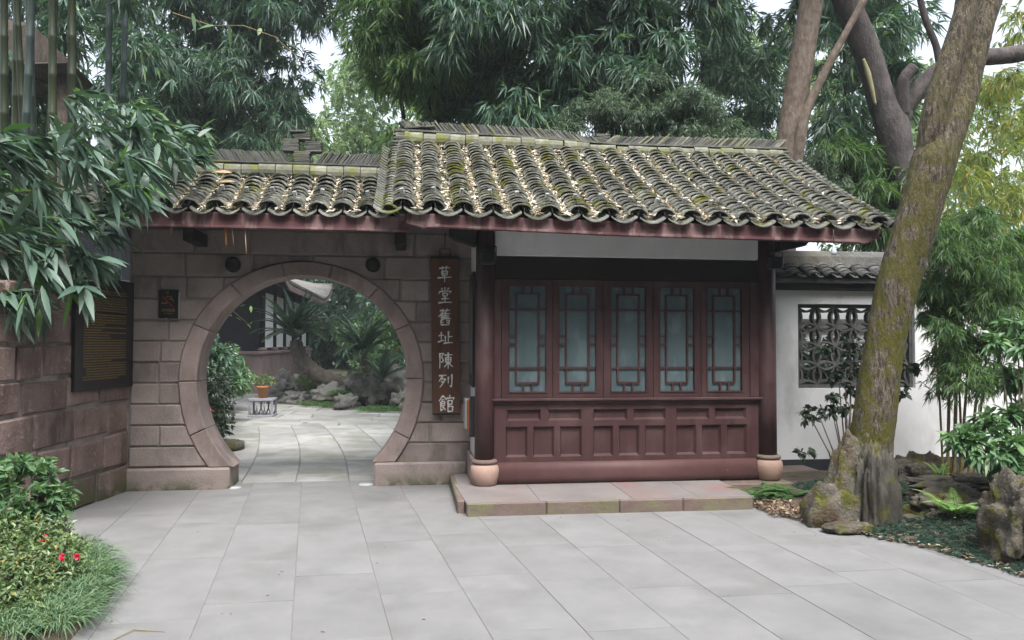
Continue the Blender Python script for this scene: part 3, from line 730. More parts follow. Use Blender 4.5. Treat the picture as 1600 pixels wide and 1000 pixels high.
for k in range(24):          # thick mossy verge on the left edge
    u = k / 24; y = 7.36 + 2.15 * u; z = ZE(-.2) + (4.07 - ZE(-.2)) * u - .05 * math.sin(math.pi * u)
    obj('verge_tile', TILES[k % 4], pr, (-.205 + R0.uniform(-.006, .006), y, z - .022), (math.atan(.53) - .12, .35, R0.uniform(-.05, .05)), (.8, 1, .9))
    obj('verge_tile', TILES[(k + 1) % 4], pr, (4.985 + R0.uniform(-.006, .006), y, z - .062), (math.atan(.53) - .12, -.3, R0.uniform(-.05, .05)), (.8, 1, .9))
fb = lerp_tab([(-.05, 2.775), (.12, 2.748), (.16, 2.752), (2.1, 2.706), (4.7, 2.688), (4.72, 2.70), (4.80, 2.74), (4.84, 2.80)])
fx = [-.05, .04, .12, .16, 1.0, 2.1, 3.4, 4.62, 4.67, 4.72, 4.76, 4.80, 4.84]
ftop = lambda x: ZE(x) - .026
jit = {x: R0.uniform(-.008, .008) if x < .14 or x > 4.6 else 0 for x in fx}
pl = [(x, fb(x) + jit[x]) for x in fx] + [(x, ftop(x)) for x in fx[::-1]]
MB().prism_y(pl, 7.375, 7.415, .004).build('fascia_board', M['fascia'], pr)
pl = [(x, fb(x) + .004) for x in (.2, 1.0, 2.1, 3.4, 4.6)] + [(x, fb(x) + .03) for x in (4.6, 3.4, 2.1, 1.0, .2)]
MB().prism_y(pl, 7.362, 7.3745, .003).build('fascia_bead', M['fascia'], pr)
MB().box(-.12, 4.86, 9.53, 9.68, 3.88, 4.165).build('ridge_core', M['darktile'], pr)
CAP2 = [cap_mesh(.158 + .012 * k, .17, .06, M['ridge']) for k in range(3)]
x = -.12; RZ = lerp_tab([(-.2, 4.085), (1.5, 4.06), (2.6, 4.035), (4.9, 4.06)])
while x < 4.86:
    k = R0.randrange(3); obj('ridge_cap', CAP2[k], pr, (x, 9.50 + R0.uniform(-.008, .008), RZ(x) + R0.uniform(-.008, .008)), (R0.uniform(-.04, .04), R0.uniform(-.03, .03), R0.uniform(-.03, .03)), (1, 1, 1 if x < 2.2 else .8)); x += .163 + .012 * k
b = MB(); 
for x0, x1 in ((-.2, 1.2), (1.2, 2.6), (2.6, 4.86)):
    b.add([(x, y, RZ(x) + (.165 if x < 2 else .14) + dz) for x in (x0, x1) for y, dz in ((9.46, 0), (9.70, 0), (9.70, .02), (9.46, .02))], [(0, 4, 5, 1), (3, 2, 6, 7), (0, 3, 7, 4), (1, 5, 6, 2), (0, 1, 2, 3), (7, 6, 5, 4)])
b.build('ridge_bed', M['ridgegrey'], pr)
x = -.12
while x < 4.84:
    if not (2.33 < x < 2.50):
        s_ = -1 if x < 2.42 else 1; ln = .95 if x < 2.0 else (.75 if x < 2.5 else 1.0)
        lean = .70 + .2 * sstep(1.2, 2.4, x) if s_ < 0 else .92 - .1 * sstep(2.6, 3.4, x)
        obj('leaning_tile', LEAN2 if R0.random() < .2 else LEAN, pr, (x + (.07 if s_ < 0 else -.07), 9.58, RZ(x) + (.175 if x < 2 else .155)), (R0.uniform(-.05, .05), s_ * (lean + R0.uniform(-.045, .045)), R0.uniform(-.06, .06)), (1.25, 1, ln * R0.uniform(.92, 1.02)))
    x += .0255
stack(2.42, RZ(2.42) + .16, 6, pr, 9.58)
for k in range(5): obj('ridge_plate', PLATE, pr, (-.16 + R0.uniform(-.01, .01), 9.52, 4.05 + .045 * k), (0, R0.uniform(-.04, .04), R0.uniform(-.1, .1)), (.75, 1.2, 1.4))
for k in range(4): obj('ridge_plate', PLATE, pr, (4.84 + R0.uniform(-.02, .02), 9.55, 4.06 + .045 * k), (0, R0.uniform(-.1, .1), R0.uniform(-.1, .1)), (.8, 1.2, 1.4))
for k in range(3): obj('ridge_plate', PLATE, pr, (-.02 + .11 * k, 9.54, RZ(0) + .2 + .01 * k), (0, -.12, R0.uniform(-.1, .1)), (.9, 1.2, 1.2))
for k, (px, py) in enumerate(((0.1, 8.9), (4.2, 8.9))):
    pass
# gable infill
for x in (.715, 4.05): MB().add([(x, 8.3, 3.0), (x, 11.1, 3.0), (x, 9.58, 3.85)], [(0, 1, 2)]).build('gable', M['dark'], pav)

# stone step in front of the pavilion
step = thing('stone_step', 'low red washed stone step along the pavilion front', 'step', (2, 7.9, 0))
MB().add([], []).v
b = MB(); b.prism_z([(.56, 7.36), (3.36, 7.33), (3.40, 8.98), (.48, 8.98)], .105, -.02); b.build('step_core', M['grout'], step)
fx_ = [.533, 1.30, 2.02, 2.66, 3.385]
for i in range(4): MB().cbox(fx_[i] + .002, fx_[i + 1] - .002, 7.30 - .008 * i / 4, 7.62, -.02, .126 + R0.uniform(-.001, .001), .012).build('edge_stone', M['stepfront'], step)
top = [.53, 1.24, 2.16, 2.84, 3.40]
for i in range(4): MB().prism_z([(top[i] + .002, 7.318), (top[i + 1] - .002, 7.312), (top[i + 1] - .002, 8.3), ((top[i] if i else .47) + .002, 8.3)], .1315 + R0.uniform(-.0008, .0008), .11, .003).build('top_slab', M['stepred'], step)
MB().cbox(.455, .53, 7.45, 8.97, -.02, .124, .012).build('edge_stone', M['stepfront'], step)
MB().cbox(.5, .70, 8.304, 8.97, .05, .127, .008).build('top_slab', M['stepred'], step)
MB().cbox(3.42, 4.9, 8.0, 9.14, -.02, .121, .012).build('corner_slab', M['stepfront'], step)

# ------------------------------------------------------------------ wall furniture
sg = thing('hanging_signboard', 'tall dark wooden signboard with seven white brush characters beside the moon gate', 'signboard', (.41, 9.0, .8))
def bmat(x, z): return (x, z)
def skew(x, z): return x + (z - .8) * -.018
pl = [(skew(.255, .806), .806), (skew(.582, .806), .806), (skew(.582, 2.645), 2.645), (skew(.255, 2.645), 2.645)]
MB().prism_y(pl, 8.972, 9.012, .006).build('board', M['wood'], sg)
b = MB()
for (x0, x1, z0, z1) in ((.255, .582, .806, .828), (.255, .582, 2.623, 2.645)): b.prism_y([(skew(x0, z0), z0), (skew(x1, z0), z0), (skew(x1, z1), z1), (skew(x0, z1), z1)], 8.966, 8.9715, .002)
b.build('board_edge', M['dark'], sg)
b = MB(); b.tube([(.33, 8.985, 2.63), (.33, 8.985, 2.74), (.45, 8.985, 2.74), (.45, 8.985, 2.63)], .007, 6); b.tube([(.39, 8.985, 2.74), (.39, 8.985, 2.93)], .006, 6); b.build('hanger', M['blackmetal'], sg)
CH = [
 [[(15,18),(85,13)],[(36,5),(38,28)],[(63,3),(59,28)],[(32,34),(33,58)],[(32,35),(68,32),(66,57)],[(34,45),(66,44)],[(34,57),(66,56)],[(6,73),(94,67)],[(50,57),(50,99)]],
 [[(50,2),(49,18)],[(27,7),(36,18)],[(74,4),(64,17)],[(16,27),(10,40)],[(16,27),(88,23),(81,36)],[(35,38),(37,54)],[(35,38),(66,36),(62,53)],[(37,53),(63,52)],[(26,70),(76,67)],[(50,56),(50,90)],[(6,93),(95,89)]],
 [[(18,12),(84,9)],[(38,2),(39,20)],[(64,1),(61,20)],[(37,21),(8,50)],[(28,34),(28,62)],[(28,32),(86,29)],[(28,42),(78,41)],[(28,51),(78,50)],[(28,61),(90,58)],[(56,24),(56,60)],[(50,18),(58,26)],[(25,69),(26,96)],[(25,68),(44,66)],[(26,81),(42,80)],[(60,68),(79,67),(77,96)],[(62,81),(77,80)],[(26,95),(77,94)]],
 [[(6,38),(40,33)],[(23,12),(23,74)],[(2,80),(44,67)],[(69,6),(68,82)],[(68,45),(94,42)],[(49,38),(50,82)],[(38,88),(98,82)]],
 [[(12,8),(12,97)],[(12,12),(36,8),(24,32),(37,48),(28,62),(18,58)],[(42,20),(94,17)],[(50,34),(50,62)],[(50,34),(85,32),(83,60)],[(50,47),(83,46)],[(50,61),(84,60)],[(67,4),(67,99)],[(65,63),(40,90)],[(69,62),(97,88)]],
 [[(6,16),(54,12)],[(30,16),(6,54)],[(22,38),(47,35),(10,94)],[(20,52),(35,64)],[(67,22),(66,66)],[(88,5),(87,90),(74,80)]],
 [[(28,2),(2,36)],[(28,5),(50,26)],[(18,29),(37,27)],[(14,39),(39,37),(37,62)],[(14,50),(37,49)],[(14,62),(37,61)],[(14,39),(14,90),(30,80)],[(26,66),(44,86)],[(70,0),(72,12)],[(51,18),(47,30)],[(51,18),(98,14),(92,27)],[(60,33),(60,97)],[(60,33),(87,31),(85,54)],[(60,54),(86,53)],[(60,66),(91,65),(89,95)],[(60,95),(90,94)]],
]
def strokes(char, x0, z1, w, h, y, wid, rr):
    b = MB()
    for st in char:
        pts = [(x0 + u / 100 * w + rr.uniform(-.0015, .0015), z1 - v / 100 * h) for u, v in st]
        for s_ in range(len(pts) - 1):
            (ax, az), (bx, bz) = pts[s_], pts[s_ + 1]; d = Vector((bx - ax, bz - az)); L_ = max(d.length, 1e-5); d /= L_; nn = Vector((-d.y, d.x))
            k = 6; poly_l = []; poly_r = []; bow = rr.uniform(-.03, .03) * L_
            for i in range(k + 1):
                t = i / k; wd = wid * (.95 - .45 * t + .35 * (1 - abs(2 * t - .15)) * .3 + .1 * math.sin(t * 9 + s_)); wd = max(wd, wid * .35) * .5
                c = Vector((ax, az)) + d * L_ * t + nn * bow * math.sin(math.pi * t)
                poly_l.append((c + nn * wd)); poly_r.append((c - nn * wd))
            pl = [(p.x, p.y) for p in poly_r] + [(p.x, p.y) for p in poly_l[::-1]]
            b.prism_y(pl, y - rr.uniform(.0005, .0016), y + .002)
    return b
rr = random.Random(5)
for i, ch in enumerate(CH):
    zc = 2.545 - i * .2515; x0 = skew(.325, zc) ; hgt = .20 if i not in (3, 5) else .175
    strokes(ch, x0 + rr.uniform(-.006, .006), zc, .18, hgt, 8.9705, .0185, rr).build('character', M['white'], sg)

pq = thing('inscription_plaque', 'large black plaque covered in rows of small gilt text on the left wall', 'plaque', (-3.1, 8.5, 1.15))
def wallx(y): return -3.10 - (9.05 - y) * .15
P0, P1 = 7.93, 9.02
def plq(y, z, off): return (wallx(y) + off, y, z)
def wbox(b, y0, y1, z0, z1, o0, o1):
    v = [plq(y0, z0, o0), plq(y1, z0, o0), plq(y1, z1, o0), plq(y0, z1, o0), plq(y0, z0, o1), plq(y1, z0, o1), plq(y1, z1, o1), plq(y0, z1, o1)]
    b.add(v, [(0, 3, 2, 1), (4, 5, 6, 7), (0, 1, 5, 4), (1, 2, 6, 5), (2, 3, 7, 6), (3, 0, 4, 7)]); return b
wbox(MB(), P0, P1, 1.155, 2.30, .01, .045).build('panel', M['blackboard'], pq)
b = MB(); rr = random.Random(9); z = 2.16
for row in range(34):
    y = P0 + .14 + (.05 if rr.random() < .2 else 0); ye = P1 - .16 - (rr.uniform(.1, .5) if rr.random() < .2 or row == 33 else 0)
    if row in (2, 8): z -= .018
    while y < ye:
        w = rr.uniform(.011, .02)
        for q in range(2):
            zz = z + rr.uniform(0, .008); wbox(b, y, y + w * .8, zz, zz + .0035, .046, .0466)
        yy = y + w * rr.uniform(.2, .5); wbox(b, yy, yy + .004, z - .001, z + .013, .0467, .0472)
        y += w + .004
    z -= .0262
b.build('lettering', M['gold'], pq)

ns = thing('no_smoking_sign', 'small black no smoking sign with red and gilt cigarette symbol', 'sign', (-2.69, 9.03, 1.91))
MB().cbox(-2.80, -2.588, 9.012, 9.036, 1.91, 2.228, .003).build('plate', M['blackboard'], ns)
MB().cbox(-2.585, -2.572, 9.012, 9.036, 1.90, 2.20, .002).build('edge_strip', M['greymetal'], ns)
MB().box(-2.765, -2.703, 9.0095, 9.0118, 2.072, 2.083).build('cigarette', M['gold'], ns)
b = MB(); b.tube([(-2.70, 9.0105, 2.135), (-2.715, 9.0105, 2.148), (-2.70, 9.0105, 2.16), (-2.68, 9.0105, 2.15), (-2.665, 9.0105, 2.155), (-2.655, 9.0105, 2.135), (-2.665, 9.0105, 2.12)], .004, 5)
b.tube([(-2.69, 9.0105, 2.12), (-2.672, 9.0105, 2.13), (-2.66, 9.0105, 2.115), (-2.645, 9.0105, 2.12), (-2.638, 9.0105, 2.09)], .004, 5); b.build('smoke_mark', M['gold'], ns)
b = MB(); b.prism_y([(-2.762, 2.150), (-2.754, 2.157), (-2.640, 2.043), (-2.648, 2.036)], 9.0075, 9.009); b.build('slash', M['redink'], ns)
b = MB(); b.tube([(-2.70 + .008 * math.cos(a), 9.0105, 2.195 + .012 * math.sin(a)) for a in np.linspace(0, 6.28, 13)], .003, 5); b.build('emblem', M['gold'], ns)
def text_part(s_, size, x, z, y, m_, par):
    try:
        cu = bpy.data.curves.new('lettering', 'FONT'); cu.body = s_; cu.size = size; cu.align_x = 'CENTER'; cu.extrude = .0006
        o = bpy.data.objects.new('lettering', cu); COL.objects.link(o); dg = bpy.context.evaluated_depsgraph_get()
        me = bpy.data.meshes.new_from_object(o.evaluated_get(dg)); bpy.data.objects.remove(o)
        me.materials.clear(); me.materials.append(m_)
        return obj('lettering', me, par, (x, y, z), (math.pi / 2, 0, 0))
    except Exception as e: print('text failed', e)
text_part('请勿吸烟', .036, -2.694, 1.985, 9.0105, M['gold'], ns); text_part('No Smoking', .018, -2.694, 1.957, 9.0105, M['gold'], ns)

sp_ = thing('side_text_panel', 'narrow black panel with pale text on the shaded pavilion side', 'panel', (.69, 8.6, 1.1))
MB().box(.668, .698, 8.36, 8.86, 1.16, 2.42).build('panel', M['blackboard'], sp_)
b = MB(); z = 2.2
while z > 1.3: b.box(.6665, .6676, 8.42, 8.80 - R0.choice([0, 0, .1]), z, z + .010); z -= .034
b.build('lettering', M['greymetal'], sp_)
bx = thing('wooden_box', 'small varnished brown box mounted low on the pavilion side wall', 'box', (.66, 8.5, .67))
MB().cbox(.615, .697, 8.40, 8.46, .69, 1.02, .008).build('front', M['boxwood'], bx)
MB().cbox(.60, .697, 8.465, 8.74, .69, 1.02, .006).build('casing', M['greymetal'], bx)
MB().cbox(.64, .697, 8.36, 8.397, .62, 1.06, .004).build('backplate', M['blackmetal'], bx)
for x, y, lb in ((.80, 8.02, 'black floodlight under the eave at the left column'), (3.99, 8.02, 'black floodlight under the eave at the right column')):
    t = thing('floodlight', lb, 'floodlight', (x, y, 2.5), 'floodlights under the pavilion eave')
    MB().cbox(x - .075, x + .075, y - .05, y + .06, 2.47, 2.60, .01).build('housing', M['blackmetal'], t)
    MB().cbox(x - .06, x + .06, y - .056, y - .051, 2.485, 2.585, .002).build('lens', M['blackboard'], t)
    b = MB(); b.tube([(x - .085, y, 2.52), (x - .085, y, 2.66), (x + .085, y, 2.66), (x + .085, y, 2.52)], .008, 6); b.box(x - .01, x + .01, y, CY - .09, 2.655, 2.675); b.build('bracket', M['blackmetal'], t)
hb = thing('hanging_bulb', 'small clear bulb hanging on a wire from the right end of the eave', 'bulb', tuple(at(1303, 395, 7.7)))
p = at(1303, 390, 7.7); MB().lathe([(.006, .05), (.012, .03), (.022, 0), (.03, -.03), (.024, -.05), (.005, -.055)][::-1], p, 12).build('globe', M['glassdisc'], hb)
MB().tube([p + Vector((0, 0, .045)), p + Vector((-.004, 0, .2))], .004, 5).build('wire', M['wire'], hb)

# ------------------------------------------------------------------ left retaining wall
lw = thing('left_stone_wall', 'old stained red sandstone wall with pale joints at the left', 'stone wall', (-3.3, 7.5, 0))
def wall_box(m_, name, y0, y1, z0, z1, par, proud, c=.012, jitter=0):
    rr = R0; nrmv = Vector((1, -.15, 0)).normalized()
    cs = [(y0, z0), (y1, z0), (y1, z1), (y0, z1)]
    cs = [(y + rr.uniform(-jitter, jitter), z + rr.uniform(-jitter, jitter)) for y, z in cs]
    ins = [((y + c * (1 if i in (0, 3) else -1)), (z + c * (1 if i in (0, 1) else -1))) for i, (y, z) in enumerate(cs)]
    f = lambda y, z, o: Vector((wallx(y), y, z)) + nrmv * o
    v = [f(y, z, proud) for y, z in ins] + [f(y, z, proud - c) for y, z in cs] + [f(y, z, -.2) for y, z in cs]
    MB().add(v, [(0, 1, 2, 3)] + [(4 + k, 4 + (k + 1) % 4, (k + 1) % 4, k) for k in range(4)] + [(8 + k, 8 + (k + 1) % 4, 4 + (k + 1) % 4, 4 + k) for k in range(4)]).build(name, m_, par)
b = MB(); v = []
for y in (4.0, 9.04):
    v += [(wallx(y) - .01, y, -.03), (wallx(y) - .01, y, 2.15), (wallx(y) - .5, y, 2.15), (wallx(y) - .5, y, -.03)]
b.add(v, [(0, 4, 5, 1), (1, 5, 6, 2), (2, 6, 7, 3), (0, 1, 2, 3), (7, 6, 5, 4)]); b.build('wall_core', M['oldgrout'], lw)
zl = [-.02, .30, .66, 1.0, 1.30, 1.62, 1.92, 2.18]
for j in range(7):
    y = 4.0 + R0.uniform(0, .3)
    while y < 9.0:
        w = R0.uniform(.32, .75) if j else R0.uniform(.6, 1.1); y2 = min(y + w, 9.03)
        if 9.03 - y2 < .15: y2 = 9.03
        wall_box(M['oldstone'], 'stone_block', y + .016, y2 - .016, zl[j] + .016, zl[j + 1] - .016, lw, R0.uniform(.004, .03), .016, .02); y = y2

# ------------------------------------------------------------------ white garden wall
ww = thing('white_garden_wall', 'white plastered garden wall with grey petal lattice opening and tiled coping', 'garden wall', (6, 9.3, 0))
WY = 9.15
MB().holed(4.20, 9.6, .19, 2.32, [(4.85, 6.45, 1.08, 2.15)], WY, WY + .24).build('wall_face', M['plaster'], ww)
MB().box(4.20, 9.6, WY - .012, WY + .25, -.03, .189).build('skirting', M['band'], ww)
fr = MB().holed(4.852, 6.448, 1.082, 2.148, [(4.895, 6.405, 1.125, 2.105)], WY + .05, WY + .19).build('lattice_frame', M['darktile'], ww)
nx, nz = 6, 4; sx, sz = 1.51 / nx, .98 / nz
def petal(p, q, bul, th=.013, y0=WY + .07, y1=WY + .16):
    (ax, az), (bx_, bz) = p, q; d = Vector((bx_ - ax, bz - az)); n_ = Vector((-d.y, d.x)).normalized(); k = 8; L_, R_ = [], []
    for i in range(k + 1):
        t = i / k; c = Vector((ax, az)) + d * t + n_ * bul * math.sin(math.pi * t); L_.append(c + n_ * th); R_.append(c - n_ * th)
    pl = [(v.x, v.y) for v in R_] + [(v.x, v.y) for v in L_[::-1]]; return MB().prism_y(pl, y0 + R0.uniform(-.003, .003), y1)
for i in range(nx + 1):
    for j in range(nz + 1):
        a = (4.895 + i * sx, 1.125 + j * sz)
        if i < nx:
            for s_ in (-1, 1):
                if (j == 0 and s_ < 0) or (j == nz and s_ > 0): continue
                petal(a, (a[0] + sx, a[1]), s_ * .05).build('lattice_tile', M['darktile'], ww)
        if j < nz:
            for s_ in (-1, 1):
                if (i == 0 and s_ > 0) or (i == nx and s_ < 0): continue
                petal(a, (a[0], a[1] + sz), s_ * .05, y0=WY + .075, y1=WY + .155).build('lattice_tile', M['darktile'], ww)
MB().cbox(4.15, 9.6, WY - .10, WY + .34, 2.325, 2.40, .01).build('coping_moulding', M['band'], ww)
MB().cbox(4.15, 9.6, WY - .17, WY + .42, 2.402, 2.47, .01).build('coping_board', M['darktile'], ww)
wr = MB().add([(x, y, z) for x in (4.15, 9.6) for y, z in ((8.95, 2.472), (9.26, 2.64), (9.58, 2.472))], [(0, 3, 4, 1), (1, 4, 5, 2), (0, 1, 2), (5, 4, 3)]).build('coping_bed', M['darktile'], ww)
for i in range(23):
    for k in range(4): obj('coping_tile', DTILES[k % 2], wr, (4.26 + .232 * i + R0.uniform(-.006, .006), 8.91 + .075 * k, 2.478 + .042 * k), (.38 + R0.uniform(-.04, .04), 0, R0.uniform(-.05, .05)))
b = MB(); pf = [(9.16, 2.62), (9.17, 2.76), (9.20, 2.82), (9.27, 2.84), (9.34, 2.82), (9.37, 2.76), (9.38, 2.62)]; n = len(pf)
b.add([(x, y, z) for x in (4.15, 9.6) for y, z in pf], [tuple(range(n)), tuple(range(2 * n - 1, n - 1, -1))] + [(i, n + i, n + i + 1, i + 1) for i in range(n - 1)]); b.build('coping_ridge', M['rockfar'], ww)
bw = thing('rear_white_wall', 'pale wall glimpsed through the petal lattice opening', 'wall', (8, 15, 0))
MB().box(4.5, 13.5, 15, 15.25, 0, 1.95).build('wall_face', M['plaster'], bw); MB().box(4.4, 13.6, 14.9, 15.35, 1.952, 2.15).build('coping', M['darktile'], bw)

# ------------------------------------------------------------------ hall across the courtyard
hall = thing('courtyard_hall', 'dark timber hall with white side panels and pale curved tile roof seen through the gate', 'hall', (-7, 28, 0))
HX = -4.9
MB().box(-15, HX + .12, 25.7, 38, -.03, 1.22).build('plinth', M['farred'], hall)
MB().cbox(-15.1, HX + .2, 25.6, 38.1, 1.222, 1.34, .03).build('plinth_coping', M['farred'], hall)
MB().box(-14.8, HX, 25.95, 37.8, 1.342, 3.9).build('wall', M['navy'], hall)
for k in range(5):
    y = 26.4 + k * 2.15; MB().box(HX + .002, HX + .05, y - .1, y + 1.75, 1.45, 3.3).build('white_panel', M['plaster'], hall)
for k in range(6):
    y = 26.12 + k * 2.15; MB().tube([(HX + .03, y, 1.45), (HX + .03, y, 3.9)], .12, 10).build('column', M['navy'], hall)
    MB().lathe([(.17, 0), (.2, .05), (.16, .12)], (HX + .03, y, 1.342), 12).build('column_foot', M['farred'], hall)
for k in range(4): MB().tube([(-6.6 - 2 * k, 25.93, 1.342), (-6.6 - 2 * k, 25.93, 3.9)], .13, 10).build('column', M['navy'], hall)
def hroof(u, y):      # u 0 at the eave, 1 at the ridge
    lift = 1.1 * max(0, (y - 35.5) / 5.0) ** 2 + .8 * max(0, (26.5 - y) / 2.5) ** 2
    return (-4.0 - 5.5 * u, y, 3.55 + lift * (1 - u) ** 2 + 2.9 * (u ** 1.25))
b = MB(); v = []; f = []; nu, ny = 8, 26
for i in range(nu + 1):
    for j in range(ny + 1): v.append(hroof(i / nu, 24.2 + 16.2 * j / ny))
for i in range(nu):
    for j in range(ny): a = i * (ny + 1) + j; f.append((a, a + ny + 1, a + ny + 2, a + 1)[::-1])
b.add(v, f); n0 = len(b.v); b.add([(x, y, z - .12) for x, y, z in v], [q[::-1] for q in f]); rf = b.build('roof', M['farroof'], hall)
for j in range(54):
    y = 24.2 + .3 * j; MB().tube([Vector(hroof(i / 6, y)) + Vector((.02, 0, .05)) for i in range(7)], .085, 6).build('tile_row', M['farroof'], rf)
b = MB(); v = []
for j in range(ny + 1):
    p = hroof(0, 24.2 + 16.2 * j / ny); v += [(p[0] + .03, p[1], p[2] - .02), (p[0] + .03, p[1], p[2] - .2), (p[0] - .05, p[1], p[2] - .2)]
b.add(v, [q for j in range(ny) for q in ((j * 3, j * 3 + 1, j * 3 + 4, j * 3 + 3), (j * 3 + 1, j * 3 + 2, j * 3 + 5, j * 3 + 4))]); b.build('eave_board', M['farred'], rf)
b = MB(); b.add([(-4.05, 24.3, 3.4), (-15, 24.3, 3.4), (-15, 25.95, 3.9), (-4.9, 25.95, 3.9), (-4.9, 38, 3.9), (-4.05, 40, 3.4)], [(0, 1, 2, 3), (0, 3, 4, 5)]); b.build('soffit', M['navy'], hall)
b = MB(); b.add([(-4.2, 24.5, 3.5), (-15, 24.5, 3.5), (-15, 24.5, 6.5), (-9.5, 24.5, 6.5)], [(0, 1, 2, 3)]); b.build('gable', M['navy'], hall)

# ------------------------------------------------------------------ rocks
def rock(name, label, c, size, seed, m_, sub=4, rough=.35, freq=1.4, flute=0, taper=0.0, lean=(0, 0), group='garden rocks', sharp=.12):
    bm = bmesh.new(); bmesh.ops.create_icosphere(bm, subdivisions=sub, radius=1.0); o3 = Vector((seed * 7.3, seed * 3.1, seed * 1.7))
    for v in bm.verts:
        d = v.co.normalized(); p = d.copy()
        q = Vector((abs(p.x) ** .75 * math.copysign(1, p.x), abs(p.y) ** .75 * math.copysign(1, p.y), abs(p.z) ** .8 * math.copysign(1, p.z)))
        n1 = mnoise.noise(d * freq + o3); n2 = mnoise.noise(d * freq * 2.7 + o3); n3 = mnoise.noise(d * freq * 6.5 + o3)
        cellv = mnoise.voronoi(d * freq * 1.6 + o3)[0]; ridge = cellv[1] - cellv[0]
        k = 1 + rough * (n1 * .8 + n2 * .35 + n3 * .13) + sharp * (min(ridge, .5) - .25) * 2
        if flute:
            an = math.atan2(d.y, d.x); fl = mnoise.noise(Vector((math.cos(an) * 3.4, math.sin(an) * 3.4, d.z * .55)) + o3)
            fl2 = mnoise.noise(Vector((math.cos(an) * 8, math.sin(an) * 8, d.z * 1.2)) + o3)
            k *= 1 + flute * (-abs(fl) * 1.5 + .35 + fl2 * .55)
        q *= k
        tz = (q.z + 1) * .5; t = 1 - taper * max(0, min(1, tz))
        q.x *= t; q.y *= t; q.x += lean[0] * tz; q.y += lean[1] * tz
        v.co = Vector((c[0] + q.x * size[0], c[1] + q.y * size[1], c[2] + q.z * size[2]))
    me = bpy.data.meshes.new(name); bm.to_mesh(me); bm.free(); me.materials.append(m_); me.polygons.foreach_set('use_smooth', [True] * len(me.polygons))
    o = obj(name, me); return tag(o, label, 'rock', group)
def bedz(x, y):
    e = min(x - 3.55 - .42 * max(0, 7.2 - y) if y < 7.2 else x - 3.45, 9.1 - y + .3)
    return .015 + .13 * sstep(0, 1.0, e) + .02 * mnoise.noise(Vector((x * 2, y * 2, 0)))
rb = [(3.42, 8.0), (3.40, 7.25), (3.55, 6.8), (3.72, 6.45), (3.95, 6.05), (4.12, 5.75), (4.22, 5.35), (4.30, 4.9), (4.45, 4.0), (4.7, 2.5), (9.5, 2.5), (9.5, 9.13), (4.9, 9.13), (3.42, 9.13)]
def strip_bed(edge, xfar, zf, y0, y1, n=60, mcol=26):
    b = MB(); xe = lerp_tab(sorted([(q[1], q[0]) for q in edge]))
    for j in range(n + 1):
        y = y0 + (y1 - y0) * j / n; e = xe(y) + .03 * mnoise.noise(Vector((y * 4, 3, 1)))
        for i in range(mcol + 1):
            u = (i / mcol) ** 1.6; x = e + (xfar - e) * u; b.v.append((x, y, zf(x, y) if i else -.008))
    k = mcol + 1
    for j in range(n):
        for i in range(mcol):
            q = (j * k + i, j * k + i + 1, (j + 1) * k + i + 1, (j + 1) * k + i); b.f.append(q if xfar > edge[0][0] else q[::-1]); b.sm.append(True)
    o = b.build('planting_bed', M['soil']); tag(o, kind='structure'); return o
bed_r = strip_bed(rb[:10] + [(3.42, 9.13)], 9.5, bedz, 2.5, 9.13)
rock('standing_rock', 'tall brown mossy pointed rock leaning at the foot of the big tree', (3.98, 6.62, .18), (.36, .26, .62), 3, M['rock'], 5, .30, 1.3, .12, .62, (.10, .08))
rock('rock_foot', 'low mossy rock spreading from the pointed rock towards the step', (3.80, 6.62, .10), (.30, .24, .27), 8, M['rock'], 4, .35, 1.6, .1, .35, (.10, .0))
rock('fluted_rock', 'upright grey fluted rock in front of the big tree trunk', (4.17, 6.50, .20), (.215, .17, .50), 5, M['rockgrey'], 5, .16, 1.3, .30, .20, (.0, .03))
rock('root_stone', 'small mossy stone at the right foot of the tree', (4.44, 6.75, .12), (.13, .12, .16), 6, M['rock'], 3)
rock('flat_stone', 'flat mossy stone lying at the paving edge below the pointed rock', (3.80, 6.32, .04), (.22, .12, .05), 9, M['rock'], 4, .2)
rock('boulder', 'pale layered boulder against the white garden wall', (5.62, 7.95, .14), (.46, .3, .27), 12, M['rock'], 5, .35, 1.5, .15, .25, (.1, 0))
rock('ledge_rock', 'long dark jagged ledge of rock behind the pale green fern', (5.52, 6.85, .22), (.72, .28, .14), 14, M['rockgrey'], 5, .45, 2.2, .2)
rock('low_rock', 'low brown rock below the jagged ledge at the right', (4.92, 6.45, .12), (.38, .22, .17), 21, M['rock'], 5, .45, 2.0, .15)
rock('edge_rock', 'big pitted brown rock at the right edge of the picture', (4.68, 5.35, .22), (.30, .30, .40), 17, M['rock'], 5, .42, 2.2, .1, .15)
